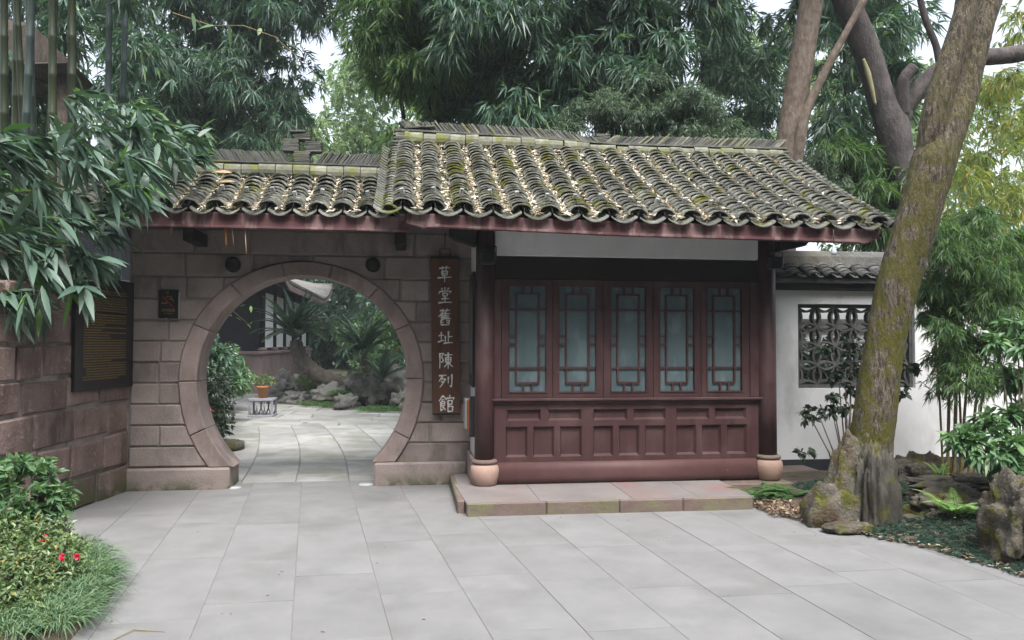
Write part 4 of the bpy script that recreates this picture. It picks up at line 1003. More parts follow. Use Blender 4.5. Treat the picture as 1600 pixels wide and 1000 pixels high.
far_rocks = [((365, 613, 23.3), (.42, .35, .38), 'rounded grey boulder beside the left courtyard shrub', .3),
    ((440, 605, 22.5), (.55, .4, .62), 'tall slanting grey boulder behind the potted plant', .6), ((462, 607, 22.8), (.5, .4, .42), 'dark boulder leaning against the tall slanting one', .3),
    ((440, 612, 21.8), (.5, .4, .3), 'low boulder hidden behind the potted plant', .2), ((460, 626, 20.8), (.42, .35, .22), 'low round grey rock right of the potted plant', .2), ((488, 612, 22.0), (.5, .4, .34), 'dark flat topped rock left of the cycad bed', .2),
    ((518, 600, 21.5), (.4, .4, .35), 'brown rock under the bent cycad trunk', .3), ((516, 618, 20.2), (.6, .4, .3), 'broad low rock in the middle of the rock border', .2), ((556, 608, 20.0), (.5, .4, .5), 'pointed tan rock in the rock border', .3),
    ((540, 634, 18.8), (.42, .35, .26), 'front tan rock beside the grass tuft', .3), ((580, 604, 19.5), (.45, .4, .46), 'tan rock behind the grass tuft', .3), ((610, 606, 20.0), (.6, .4, .52), 'square grey rock near the right rim of the gate', .1), ((630, 628, 18.6), (.35, .3, .3), 'small pale rock at the right rim of the gate', .2)]
for i, (q, s_, lb, tp) in enumerate(far_rocks):
    p = at(*q); s_ = (s_[0] * .85, s_[1], s_[2] * .9)
    rock('garden_rock', lb, (p.x, p.y, max(p.z, s_[2] * .55)), s_, 30 + i, M['rockfar'], 4, .42, 1.2, 0, tp, (.05, 0), 'rocks edging the courtyard bed', .45)
# raised soil of the courtyard bed
b = MB(); n = 26; v = []
for i in range(n + 1):
    for j in range(12):
        x = -4.4 + 9 * i / n; y = 20.2 + j * 1.1 + .5 * math.sin(i * .7); v.append((x, y, -.03 + .55 * sstep(0, 4, j) * sstep(0, 3, i)))
b.add(v, [(i * 12 + j, (i + 1) * 12 + j, (i + 1) * 12 + j + 1, i * 12 + j + 1) for i in range(n) for j in range(11)], True); tag(b.build('courtyard_bed', M['ground']), kind='structure')

# potted plant on its stand
t = thing('plant_stand', 'low grey openwork stand in the courtyard', 'stand', (-3.25, 17.68, 0))
px, py = -3.25, 17.68
MB().cbox(px - .27, px + .27, py - .27, py + .27, .345, .40, .008).build('top', M['standgrey'], t)
MB().cbox(px - .27, px + .27, py - .27, py + .27, .0, .04, .008).build('base', M['standgrey'], t)
for sx_ in (-1, 1):
    for sy_ in (-1, 1): MB().cbox(px + sx_ * .24 - .022, px + sx_ * .24 + .022, py + sy_ * .24 - .022, py + sy_ * .24 + .022, .04, .346, .004).build('leg', M['standgrey'], t)
for k in range(6):
    x0 = px - .2 + .08 * k; MB().tube([(x0, py - .24, .04), (x0 + (.05 if k % 2 else -.05), py - .24, .2), (x0, py - .24, .346)], .014, 6).build('fret_bar', M['standgrey'], t)
    MB().tube([(x0, py + .24, .04), (x0 + (.05 if k % 2 else -.05), py + .24, .2), (x0, py + .24, .346)], .014, 6).build('fret_bar', M['standgrey'], t)
t = thing('potted_plant', 'small leafy plant in a tapered clay pot on the grey stand', 'potted plant', (px, py, .4))
MB().lathe([(.095, 0), (.13, .22), (.15, .225), (.15, .265), (.125, .265), (.115, .23)], (px, py, .402), 20).build('pot', M['pot'], t)
rng = np.random.default_rng(4)
clumps(np.array([(px + dx, py + dy, .78 + dz) for dx, dy, dz in ((-.1, 0, 0), (.1, 0, .04), (.0, .08, .1), (-.2, .05, .05), (.18, -.05, 0))]), .13, 24, 4, .07, .03, M['lf_azalea'], 'foliage', t, 5, drop=0)
MB().tube([(px, py, .63), (px + .02, py, .75)], .012, 6).build('stem', M['bark2'], t)

# ------------------------------------------------------------------ cycads
def cycad(label, path, radii, crown, axis, nf, L, seed, W=.028):
    t = thing('cycad', label, 'cycad', tuple(path[0]), 'cycads in the courtyard bed')
    def wob(p, i, an): return 1 + .09 * math.sin(i * 2.2 + math.cos(an * 5)) + .1 * mnoise.noise(p * 14)
    pth = []; rad = []
    for i in range(len(path) - 1):
        for k in range(8):
            u = k / 8; a = Vector(path[max(i - 1, 0)]); b_ = Vector(path[i]); c_ = Vector(path[i + 1]); d_ = Vector(path[min(i + 2, len(path) - 1)])
            pth.append(.5 * ((2 * b_) + (c_ - a) * u + (2 * a - 5 * b_ + 4 * c_ - d_) * u * u + (3 * b_ - a - 3 * c_ + d_) * u ** 3)); rad.append(radii[i] + (radii[i + 1] - radii[i]) * u)
    pth.append(Vector(path[-1])); rad.append(radii[-1])
    MB().tube(pth, rad, 14, wob=wob).build('trunk', M['trunkcycad'], t)
    rng = np.random.default_rng(seed); c = Vector(crown); mesh_r = MB()
    ax = Vector(axis).normalized()
    for k in range(nf):
        an = 2 * math.pi * (k * .382 + rng.uniform(-.03, .03)); el = rng.uniform(.3, 1.4); l = L * rng.uniform(.8, 1.1)
        d = Vector((math.cos(an) * math.cos(el), math.sin(an) * math.cos(el), math.sin(el))); d = (d + ax * .35).normalized()
        pts = []; p = c.copy(); n = 12; dd = d.copy()
        for i in range(n + 1):
            pts.append(p.copy()); p = p + dd * (l / n); dd = (dd + Vector((0, 0, -.12 * (1.2 - .5 * abs(d.z))))).normalized()
        MB().tube(pts, [.014 * (1 - .7 * i / n) for i in range(n + 1)], 5).build('frond', M['lf_cycad'], t)
        P = []; D = []; LL = []
        for s_ in range(46):
            u = .12 + .88 * s_ / 46; i = min(int(u * n), n - 1); q = pts[i].lerp(pts[i + 1], u * n - i); tg = (pts[i + 1] - pts[i]).normalized(); sd_ = tg.cross(Vector((0, 0, 1)))
            if sd_.length < .05: sd_ = Vector((1, 0, 0))
            sd_.normalize()
            for sg_ in (-1, 1):
                P.append(q); D.append(sd_ * sg_ * .9 + tg * .6 + Vector((0, 0, .25))); LL.append(.17 * math.sin(math.pi * min(1, .12 + u * .85)) + .03)
        fr_ = [o for o in t.children][-1]
        leaves('leaflets', np.array([tuple(x) for x in P]), np.array([tuple(x) for x in D]), np.array(LL), W, M['lf_cycad'], fr_, rng, droop=.12, tilt=.12)
    return t
D1 = 20.6
cycad('cycad with a thick bent trunk and spreading dark fronds', [at(552, 606, D1), at(515, 594, D1), at(490, 580, D1), at(469, 558, D1), at(462, 531, D1)], [.17, .2, .21, .20, .15], at(462, 530, D1), (-.05, -.2, .5), 46, 1.35, 3, .04)
cycad('lower cycad with a short trunk and bluish fronds beside the bent one', [at(592, 606, 19.6), at(582, 590, 19.6), at(572, 572, 19.6), at(566, 556, 19.6)], [.14, .14, .14, .11], at(567, 556, 19.6), (.0, -.2, .5), 26, 1.3, 6, .042)
cycad('young cycad with upright fronds at the right of the courtyard bed', [at(596, 606, 19.0), at(596, 598, 19.0)], [.1, .1], at(596, 596, 19.0), (.1, -.2, .6), 12, .95, 9, .03)

# ------------------------------------------------------------------ trees with visible trunks
def smooth_path(path, radii, k=8):
    pth = []; rad = []
    for i in range(len(path) - 1):
        for q in range(k):
            u = q / k; a = Vector(path[max(i - 1, 0)]); b_ = Vector(path[i]); c_ = Vector(path[i + 1]); d_ = Vector(path[min(i + 2, len(path) - 1)])
            pth.append(.5 * ((2 * b_) + (c_ - a) * u + (2 * a - 5 * b_ + 4 * c_ - d_) * u * u + (3 * b_ - a - 3 * c_ + d_) * u ** 3)); rad.append(radii[i] + (radii[i + 1] - radii[i]) * u)
    pth.append(Vector(path[-1])); rad.append(radii[-1]); return pth, rad
def limb(name, path, radii, m_, par, n=20, k=8, wobamt=.06, f=3.0, fis=0):
    pth, rad = smooth_path(path, radii, k)
    def wob(p, i, an): return 1 + wobamt * (mnoise.noise(Vector((p.x * f, p.y * f, p.z * f * .5))) * 1.3 + .5 * mnoise.noise(Vector((p.x * f * 4, p.y * f * 4, p.z * f * .9)))) + (fis * (abs(mnoise.noise(Vector((p.x * 16, p.y * 16, p.z * 4.5)))) * -1.6 + .25 + .5 * mnoise.noise(Vector((p.x * 45, p.y * 45, p.z * 16)))) if fis else 0)
    return MB().tube(pth, rad, n, wob=wob).build(name, m_, par)
t = thing('leaning_tree', 'large leaning tree with mossy bark forking at the top right', 'tree', tuple(at(1357, 800, 7.4)))
ld = 7.4
limb('trunk', [at(1358, 822, ld), at(1358, 770, ld), at(1361, 690, ld), at(1373, 600, ld), at(1388, 510, ld), at(1409, 420, ld - .02), at(1437, 330, ld - .05), at(1458, 255, ld - .05), at(1478, 205, ld - .02), at(1499, 160, ld + .02), at(1514, 115, ld + .05), at(1534, 40, ld + .08), at(1548, 0, ld + .1), at(1580, -110, ld + .15), at(1640, -300, ld + .2)],
     [.27, .225, .197, .186, .185, .187, .19, .198, .18, .142, .12, .108, .105, .1, .08], M['bark'], t, 84, 34, .055, fis=.045)
limb('branch', [at(1448, 262, ld - .03), at(1458, 205, ld - .08), at(1467, 160, ld - .1), at(1478, 118, ld - .1), at(1502, 40, ld - .1), at(1511, 0, ld - .1), at(1530, -100, ld - .2), at(1545, -280, ld - .3)], [.11, .13, .125, .115, .103, .098, .09, .08], M['bark'], t, 64, 34, .06, fis=.045)
rc = region([(1560, -900), (2300, -900), (2300, -420), (1600, -420)], 14, 6.5, 9.5, np.random.default_rng(2))
clumps(rc, .55, 26, 6, .16, .06, M['lf_bamB'], 'crown', t, 21)
t = thing('dark_forked_tree', 'dark grey forked tree with a sawn stub and a bare strip of bark', 'tree', tuple(at(1425, 560, 12.5)))
dd = 12.5
limb('trunk', [at(1440, 600, dd), at(1430, 420, dd), at(1416, 300, dd), at(1402, 235, dd), at(1392, 190, dd), at(1376, 150, dd), at(1360, 100, dd), at(1342, 50, dd), at(1322, 0, dd), at(1290, -80, dd), at(1240, -260, dd)], [.28, .26, .235, .245, .26, .22, .205, .21, .21, .2, .15], M['bark2'], t, 28, 8, .07, 2.2)
limb('branch', [at(1396, 205, dd), at(1410, 172, dd - .05), at(1434, 142, dd - .1), at(1466, 112, dd - .15), at(1510, 92, dd - .1), at(1560, 88, dd), at(1600, 82, dd), at(1680, 60, dd), at(1800, -60, dd)], [.2, .17, .155, .15, .14, .14, .135, .12, .1], M['bark2'], t, 22, 8, .08, 2.5)
limb('branch_stub', [at(1408, 178, dd - .1), at(1410, 145, dd - .2), at(1414, 122, dd - .25), at(1428, 106, dd - .27)], [.13, .10, .095, .105], M['bark2'], t, 18, 6, .1)
limb('branch_stub', [at(1410, 196, dd - .05), at(1416, 182, dd - .1), at(1419, 170, dd - .12)], [.08, .09, .075], M['bark2'], t, 12, 5, .1)
limb('twig', [at(1470, 105, dd), at(1462, 70, dd), at(1450, 40, dd), at(1438, 0, dd), at(1430, -60, dd)], [.07, .055, .05, .05, .04], M['bark2'], t, 10, 5, .1)
limb('bare_bark', [at(1349, 92, dd - .165), at(1356, 114, dd - .165), at(1362, 138, dd - .165), at(1368, 164, dd - .165)], [.02, .044, .04, .02], M['barebark'], t, 12, 5, .1)
rc = region([(1180, -500), (1720, -480), (1700, -140), (1200, -120)], 20, 11, 15, np.random.default_rng(3))
clumps(rc, .8, 26, 6, .2, .07, M['lf_bamB'], 'crown', t, 22)
t = thing('straight_tree', 'straight brown trunk with a thin side stem rising behind the pavilion ridge', 'tree', tuple(at(1222, 560, 12.0)))
limb('trunk', [at(1205, 600, 12), at(1222, 330, 12), at(1232, 230, 12), at(1244, 150, 12), at(1258, 60, 12), at(1268, 0, 12), at(1290, -140, 12), at(1330, -400, 12)], [.26, .235, .205, .19, .18, .175, .16, .12], M['bark3'], t, 28, 10, .06)
limb('side_stem', [at(1238, 300, 11.9), at(1250, 215, 11.8), at(1262, 170, 11.8), at(1290, 110, 11.8), at(1325, 45, 11.8), at(1350, 0, 11.8), at(1400, -90, 11.8)], [.1, .09, .07, .062, .055, .055, .045], M['bark3'], t, 12, 7, .08)
rc = region([(1130, -560), (1480, -540), (1440, -150), (1180, -140)], 18, 10.5, 14, np.random.default_rng(4))
clumps(rc, .8, 26, 6, .18, .06, M['lf_bamB'], 'crown', t, 23)

# ------------------------------------------------------------------ background bamboo and trees
def culm(par, p0, p1, r, m_, bend=.0, name='culm', seg=.42):
    p0, p1 = Vector(p0), Vector(p1); L_ = (p1 - p0).length; n = max(2, int(L_ / seg)); pts = []; rad = []
    for i in range(n):
        for u, k in ((0, 1.0), (.04, 1.13), (.08, 1.0), (.5, .98)):
            q = (i + u) / n; pts.append(p0.lerp(p1, q) + Vector((bend * q * q, 0, 0))); rad.append(r * k * (1 - .25 * q))
    return MB().tube(pts, rad, 10).build(name, m_, par)
def bamboo(name, label, poly, d0, d1, ncl, rad, per, k, L, W, m_, seed, culms=(), cm='culm', drop=.5, spread=.6, group=None, cat='bamboo', bias=(0, -.25, 0), droop=.35, hi=False):
    rng = np.random.default_rng(seed); c = region(poly, ncl, d0, d1, rng); base = c.mean(0); base[2] = 0
    t = thing(name, label, cat, tuple(base), group)
    clumps(c, rad, per, k, L, W, m_, 'foliage', t, seed + 100, spread=spread, drop=drop, bias=bias, droop=droop, hi=hi)
    for (x0, y0, x1, y1, dp, r) in culms: culm(t, at(x0, y0, dp), at(x1, y1, dp), r, M[cm])
    return t
BG = 'bamboo behind the walls'
bamboo('bamboo_clump', 'dense dark green bamboo hanging over the middle of the pavilion ridge', [(640, -260), (1130, -260), (1150, 60), (1080, 150), (980, 170), (860, 190), (720, 205), (640, 190), (660, 60)], 11.5, 14.5, 190, .5, 52, 8, .23, .034, M['lf_bamA'], 41,
       [(968, 420, 962, -60, 13.2, .055), (958, 420, 955, -60, 13.6, .05), (980, 430, 974, -80, 13.8, .05), (1075, 420, 1062, 60, 13.0, .05), (900, 420, 850, -60, 14.2, .05), (760, 420, 720, -80, 14.2, .05)], 'culmgrey', group=BG)
bamboo('bamboo_clump', 'bright edged bamboo arching left of the pavilion ridge', [(555, -240), (720, -240), (720, 120), (690, 200), (640, 195), (590, 120), (560, 60)], 12.0, 14.5, 70, .42, 48, 8, .19, .027, M['lf_bamB'], 42, [(700, 420, 640, -100, 13.5, .04), (660, 420, 600, -60, 13.5, .04)], group=BG)
bamboo('bamboo_clump', 'tall feathery bamboo behind the left part of the gate roof', [(170, -260), (470, -260), (530, -60), (500, 60), (480, 150), (450, 200), (380, 225), (300, 215), (230, 190), (190, 100)], 17.0, 19.5, 150, .7, 52, 9, .26, .035, M['lf_bamA'], 43, [(330, 420, 300, -100, 18.5, .06), (420, 430, 400, -100, 18.5, .06), (270, 430, 230, -100, 18.5, .06)], 'culmgrey', group=BG)
bamboo('bamboo_clump', 'bamboo with small sky gaps to the left of the straight trunk', [(1080, -250), (1260, -250), (1235, 30), (1215, 180), (1190, 215), (1120, 200), (1090, 120)], 13.5, 17, 50, .5, 38, 7, .22, .032, M['lf_bamA'], 44, [(1110, 420, 1090, -80, 15, .05)], 'culmgrey', group=BG)
bamboo('bamboo_clump', 'broad leaved bamboo between the straight trunk and the forked tree', [(1240, -220), (1440, -220), (1420, 60), (1400, 230), (1410, 330), (1330, 330), (1300, 280), (1290, 120), (1250, 60)], 13.5, 17.5, 70, .5, 36, 8, .26, .036, M['lf_bamA'], 45, [(1320, 420, 1320, -80, 16, .05)], group=BG)
bamboo('bamboo_clump', 'fresh green bamboo low behind the right end of the pavilion roof', [(1290, 225), (1405, 240), (1410, 370), (1360, 380), (1320, 330)], 11.5, 14.0, 26, .4, 40, 8, .2, .028, M['lf_bamB'], 46, group=BG)
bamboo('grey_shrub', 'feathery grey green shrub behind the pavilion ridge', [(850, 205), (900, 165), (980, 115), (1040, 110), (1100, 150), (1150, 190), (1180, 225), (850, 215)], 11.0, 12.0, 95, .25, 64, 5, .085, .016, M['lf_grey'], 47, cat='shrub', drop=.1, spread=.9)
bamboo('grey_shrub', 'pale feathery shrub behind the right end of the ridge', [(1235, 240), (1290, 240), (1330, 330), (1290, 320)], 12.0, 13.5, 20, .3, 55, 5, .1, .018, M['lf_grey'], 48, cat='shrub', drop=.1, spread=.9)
bamboo('yellow_tree', 'yellowing bamboo behind the right of the leaning tree', [(1490, 130), (1640, 100), (1660, 430), (1500, 420), (1470, 330)], 13.5, 20, 58, .6, 34, 7, .17, .03, M['lf_yellow'], 49, cat='tree')
bamboo('yellow_tree', 'high yellow green crown at the top right corner', [(1530, -200), (1700, -200), (1680, 60), (1560, 60)], 14, 19, 24, .7, 30, 7, .18, .04, M['lf_yellow'], 50, cat='tree')
bamboo('green_tree', 'mid green foliage low behind the right garden wall', [(1400, 360), (1680, 360), (1680, 560), (1400, 520)], 12.5, 16, 55, .55, 36, 7, .2, .034, M['lf_bamB'], 51, cat='tree')
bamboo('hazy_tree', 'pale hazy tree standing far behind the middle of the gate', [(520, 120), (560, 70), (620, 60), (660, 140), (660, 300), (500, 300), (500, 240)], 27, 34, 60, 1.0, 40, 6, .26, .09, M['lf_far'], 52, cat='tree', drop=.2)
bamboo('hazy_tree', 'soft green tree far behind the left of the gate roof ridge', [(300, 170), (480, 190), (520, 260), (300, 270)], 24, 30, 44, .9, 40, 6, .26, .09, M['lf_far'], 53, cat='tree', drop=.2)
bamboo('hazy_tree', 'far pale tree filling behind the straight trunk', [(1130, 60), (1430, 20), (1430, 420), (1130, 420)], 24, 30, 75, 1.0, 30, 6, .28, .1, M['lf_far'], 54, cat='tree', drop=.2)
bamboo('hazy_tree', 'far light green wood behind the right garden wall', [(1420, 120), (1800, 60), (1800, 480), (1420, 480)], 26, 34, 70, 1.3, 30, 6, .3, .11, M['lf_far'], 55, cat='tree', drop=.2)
bamboo('dark_thicket', 'dark thicket of leaves behind the bamboo stems at top left', [(-260, -240), (220, -240), (230, 190), (200, 260), (-260, 300)], 12.5, 16, 80, .7, 34, 8, .24, .04, M['lf_bamA'], 56, cat='thicket')
bamboo('courtyard_tree', 'dark leafy tree at the back of the courtyard right of the hall', [(530, 380), (720, 380), (740, 590), (575, 600), (545, 520)], 29, 36, 70, 1.0, 44, 7, .22, .08, M['lf_bamA'], 57, cat='tree', drop=.1)
bamboo('courtyard_tree', 'lighter leafy shrub behind the lower cycad', [(540, 520), (660, 470), (680, 600), (560, 602)], 21.5, 24, 34, .55, 40, 7, .16, .06, M['lf_bush'], 58, cat='shrub', drop=.1)
bamboo('courtyard_shrub', 'yellowish shrub at the right rim of the gate view', [(610, 500), (680, 500), (680, 545), (612, 545)], 22.5, 24, 10, .4, 40, 6, .14, .06, M['lf_yellow'], 59, cat='shrub', drop=.1)
bamboo('courtyard_shrub', 'low shrub growing round the foot of the bent cycad', [(470, 590), (530, 588), (535, 602), (470, 606)], 21.2, 22.8, 16, .32, 40, 6, .1, .045, M['lf_azalea'], 60, cat='shrub', drop=0)
bamboo('courtyard_shrub', 'bushy green shrub left of the far boulder', [(318, 545), (350, 550), (372, 590), (360, 615), (318, 615)], 15.5, 19, 22, .45, 44, 6, .13, .055, M['lf_bush'], 61, cat='shrub', drop=0)
bamboo('camellia', 'dark leaved flowering shrub just inside the left of the gate', [(312, 590), (330, 560), (348, 600), (350, 650), (340, 690), (312, 690)], 11.2, 12.4, 26, .24, 40, 5, .075, .034, M['lf_dark'], 62, cat='shrub', drop=0)
bamboo('camellia', 'silvery green shrub behind the dark flowering one inside the gate', [(312, 540), (345, 538), (360, 580), (340, 600), (312, 600)], 13, 14.5, 16, .3, 46, 6, .1, .045, M['lf_bamA'], 63, cat='shrub', drop=0)
rng = np.random.default_rng(77)
for i, (x_, y_) in enumerate(((325, 637), (328, 643), (322, 640))):
    t = at(x_, y_, 11.0); P = np.tile(np.array([tuple(t)]), (14, 1)); D = rng.normal(0, 1, (14, 3)); o = leaves('pink_blossom', P, D, .06, .05, M['petal'], None, rng, droop=.2)
    tag(o, ['highest pink blossom on the dark shrub inside the gate', 'lowest pink blossom on the dark shrub inside the gate', 'leftmost pink blossom on the dark shrub inside the gate'][i], 'blossom', 'blossoms inside the gate')
bamboo('far_wood', 'dim green wood far behind the middle of the pavilion ridge', [(600, -200), (1140, -200), (1140, 300), (600, 300)], 17.5, 21, 130, .8, 40, 7, .24, .05, M['lf_bamB'], 64, cat='wood')
bamboo('far_wood', 'dim green wood behind the courtyard hall and its trees', [(300, 330), (760, 330), (760, 575), (300, 575)], 40, 48, 120, 2.0, 40, 7, .5, .2, M['lf_bamA'], 65, cat='wood', drop=.1)
bamboo('far_wood', 'dim foliage behind the tall feathery bamboo at the left', [(-300, -220), (440, -220), (440, 120), (400, 300), (-300, 300)], 20.5, 24, 130, .9, 34, 7, .26, .055, M['lf_bamB'], 66, cat='wood')
bamboo('lattice_shrub', 'dark shrub glimpsed behind the lower half of the petal lattice', [(1230, 530), (1450, 530), (1450, 640), (1230, 640)], 12.0, 13.5, 46, .35, 34, 6, .15, .06, M['lf_dark'], 67, cat='shrub', drop=.1)
# unseen trees added behind the viewpoint to block low sky light
for i, (x_, y_, h_, lb) in enumerate(((-13, 0, 13, 'left side of the court'), (-11, -6, 14, 'rear left of the court'), (-5.5, -9, 15, 'rear of the court, left of centre'), (1.0, -10, 15, 'rear of the court, at its centre'), (7.5, -9, 15, 'rear of the court, right of centre'), (12.5, -5.5, 14, 'rear right of the court'), (15, 1, 13, 'right side of the court'),
        (-15, -9, 17, 'far rear left of the court'), (-8.5, -13, 18, 'second row, left of centre'), (-2, -14, 18, 'second row, at its centre'), (4.5, -14, 18, 'second row, right of centre'), (11, -12, 18, 'second row at the rear right'), (17, -7, 17, 'far rear right of the court'))):
    rg = np.random.default_rng(600 + i); t = thing('sky_blocking_tree', 'added unseen tree blocking low sky light, ' + lb, 'tree', (x_, y_, 0), 'unseen trees added to block low sky light')
    MB().tube([(x_, y_, 0), (x_ + .1, y_, 2.5), (x_ - .2, y_ + .2, h_ * .7)], [.32, .25, .1], 12).build('trunk', M['bark3'], t)
    n_ = 130; c = rg.normal(0, 1, (n_, 3)); c = nrm(c) * rg.random((n_, 1)) ** .4 * np.array([4.6, 2.6, h_ * .5]) + np.array([x_, y_, h_ * .47]); c[:, 2] = np.abs(c[:, 2] - .6) + .6
    clumps(c, 1.15, 24, 6, .46, .24, M['lf_bush'], 'crown', t, 620 + i, drop=.2)
# hut glimpsed behind the stems
hut = thing('thatched_hut', 'small brown thatched roof on a post behind the bamboo stems', 'hut', tuple(at(95, 560, 13)))
p = [at(30, 20, 13), at(52, 40, 13), at(112, 100, 13), at(100, 118, 13), at(40, 100, 13), at(-60, 80, 13)]
b = MB(); a = [at(48, 36, 12.5), at(112, 98, 12.5), at(40, 100, 12.3), at(-120, 95, 12.2), at(-120, 10, 13.2)]
b.add([q for q in a] + [q + Vector((0, 1.6, -.12)) for q in a], [(4, 3, 2, 1, 0), (5, 6, 7, 8, 9), (0, 1, 6, 5), (1, 2, 7, 6), (2, 3, 8, 7), (3, 4, 9, 8), (4, 0, 5, 9)]); b.build('roof', M['thatch'], hut)
MB().tube([at(96, 110, 12.9), at(96, 560, 12.9)], .09, 10).build('post', M['bark3'], hut)
# tall stems at top left
t = thing('timber_bamboo', 'tall thick bamboo stems crowded at the top left corner', 'bamboo', tuple(at(60, 560, 9.6)), BG)
for (x0, y0, x1, y1, dp, r, c_) in [(8, 480, 6, -120, 9.2, .052, 'culm'), (22, 480, 28, -120, 9.8, .056, 'culm'), (28, 480, 55, -120, 9.0, .05, 'culmgrey'), (45, 480, 50, -120, 9.6, .05, 'culmgrey'), (62, 480, 40, -120, 10.2, .052, 'culm'), (82, 480, 82, -120, 8.9, .052, 'culm'), (66, 480, 92, -120, 9.7, .045, 'culm'),
        (113, 480, 112, -120, 9.0, .055, 'culm'), (166, 480, 172, -120, 9.5, .045, 'culmgrey'), (182, 480, 200, -120, 9.8, .042, 'culmgrey'),  (-12, 480, -8, -120, 9.3, .052, 'culm'), (50, 480, 20, -120, 9.5, .048, 'culm')]:
    culm(t, at(x0, y0, dp), at(x1, y1, dp), r, M[c_])
clumps(region([(-60, -420), (240, -420), (230, -160), (205, 10), (190, 20), (180, -120), (-60, -160)], 20, 9.0, 10.8, np.random.default_rng(6)), .4, 22, 7, .22, .035, M['lf_big'], 'foliage', t, 70, hi=True)
# long shoot with a few leaves in front of the left bamboo
t = thing('bamboo_shoot', 'single thin bamboo shoot crossing in front of the left grove', 'bamboo', tuple(at(300, 45, 8.0)))
pts = [at(270, 20, 8.2), at(330, 40, 8.1), at(380, 40, 8.0), at(430, 58, 8.0), at(465, 90, 8.0), at(488, 115, 8.0)]
MB().tube(pts, [.006, .005, .005, .004, .003, .002], 5).build('stem', M['cane'], t)
rng = np.random.default_rng(12)
P = np.array([tuple(at(*q, 8.0)) for q in ((358, 38), (403, 55), (408, 58), (440, 62), (460, 80), (485, 110), (335, 40), (300, 20), (395, 30))]); D = rng.normal(0, .4, P.shape) + np.array([(0, 0, -1.2), (-.2, 0, 1.5), (.3, 0, -1), (.6, 0, -.6), (.7, 0, -.7), (.3, 0, -1), (-.8, 0, -.2), (.4, 0, -1), (.6, 0, .8)])
leaves('foliage', P, D, .2, .045, M['lf_grass'], t, rng, hi=True)

# ------------------------------------------------------------------ broad leaved bamboo hanging over the left wall
t = thing('broad_leaf_bamboo', 'mass of large drooping bamboo leaves hanging over the left wall', 'bamboo', tuple(at(60, 560, 7.2)))
rng = np.random.default_rng(15)
poly_ = [(-420, 190), (60, 205), (130, 200), (200, 235), (262, 272), (245, 310), (200, 345), (172, 385), (165, 425), (140, 455), (85, 455), (60, 480), (10, 490), (-420, 500)]
def big_fan(c, axes, kk, L, seed):
    r_ = np.random.default_rng(seed); P, D, LL = fan(c, axes, kk, L, r_, spread=.42, drop=.22, off=L * .55, lvar=.3); return P, D, LL
c1 = region(poly_, 345, 6.4, 8.0, rng); a1 = np.tile(np.array([[1.0, -.25, -.18]]), (len(c1), 1)) + rng.normal(0, .3, c1.shape)
P, D, LL = big_fan(c1, a1, 10, .285, 1)
c2 = region([(60, 200), (130, 120), (190, 150), (330, 215), (320, 260), (250, 270), (120, 215)], 64, 7.2, 8.8, rng); a2 = np.tile(np.array([[1.0, -.1, -.25]]), (len(c2), 1)) + rng.normal(0, .35, c2.shape)
P2, D2, L2 = big_fan(c2, a2, 8, .25, 2)
PA = np.vstack([P, P2]); DA = np.vstack([D, D2]); LA = np.concatenate([LL, L2])
# keep the leaves off the camera and out of the masonry
leaves('foliage', PA, DA, LA, LA * .19, M['lf_big'], t, rng, hi=True, droop=.28, tilt=.45)
b = MB()
for i in range(34):
    a_ = Vector(c1[i]); s0 = Vector((a_.x - rng.uniform(.8, 1.6), a_.y + rng.uniform(.2, .9), max(1.9, a_.z - rng.uniform(.2, 1.2)))); md = (s0 + a_) / 2 + Vector((0, 0, .35))
    pth, rad = smooth_path([s0, md, a_], [.008, .006, .003], 5); b.tube(pth, rad, 5)
b.build('canes', M['cane'], t)
# shaded inner leaves behind so the mass has depth
c3 = region([(-420, 220), (150, 230), (220, 280), (150, 380), (60, 430), (-420, 440)], 105, 7.6, 8.8, rng); P, D, LL = big_fan(c3, rng.normal(0, .6, c3.shape) + np.array([.6, -.3, -.4]), 8, .3, 3)
leaves('inner_foliage', P, D, LL, LL * .19, M['lf_big'], t, rng, droop=.25)
c4 = region([(0, 460), (75, 465), (70, 500), (20, 500), (0, 490)], 10, 6.2, 6.8, rng); P, D, LL = big_fan(c4, rng.normal(0, .3, c4.shape) + np.array([.3, -.1, -.9]), 6, .24, 4)
leaves('low_foliage', P, D, LL, LL * .19, M['lf_big'], t, rng, droop=.2, hi=True)
# bright fresh shoots over the gate roof
t = thing('fresh_bamboo_shoots', 'fresh bright green bamboo leaves above the left end of the gate roof', 'bamboo', tuple(at(260, 300, 8.6)))
c5 = region([(215, 150), (270, 180), (335, 210), (330, 235), (250, 225), (205, 190)], 18, 8.6, 9.3, rng); P, D, LL = big_fan(c5, rng.normal(0, .3, c5.shape) + np.array([1, -.1, -.2]), 6, .27, 5)
leaves('foliage', P, D, LL, LL * .17, M['lf_grass'], t, rng, hi=True, droop=.2)
MB().tube([at(160, 190, 9.2), at(230, 180, 9.0), at(320, 215, 8.9)], [.008, .006, .003], 5).build('cane', M['cane'], t)
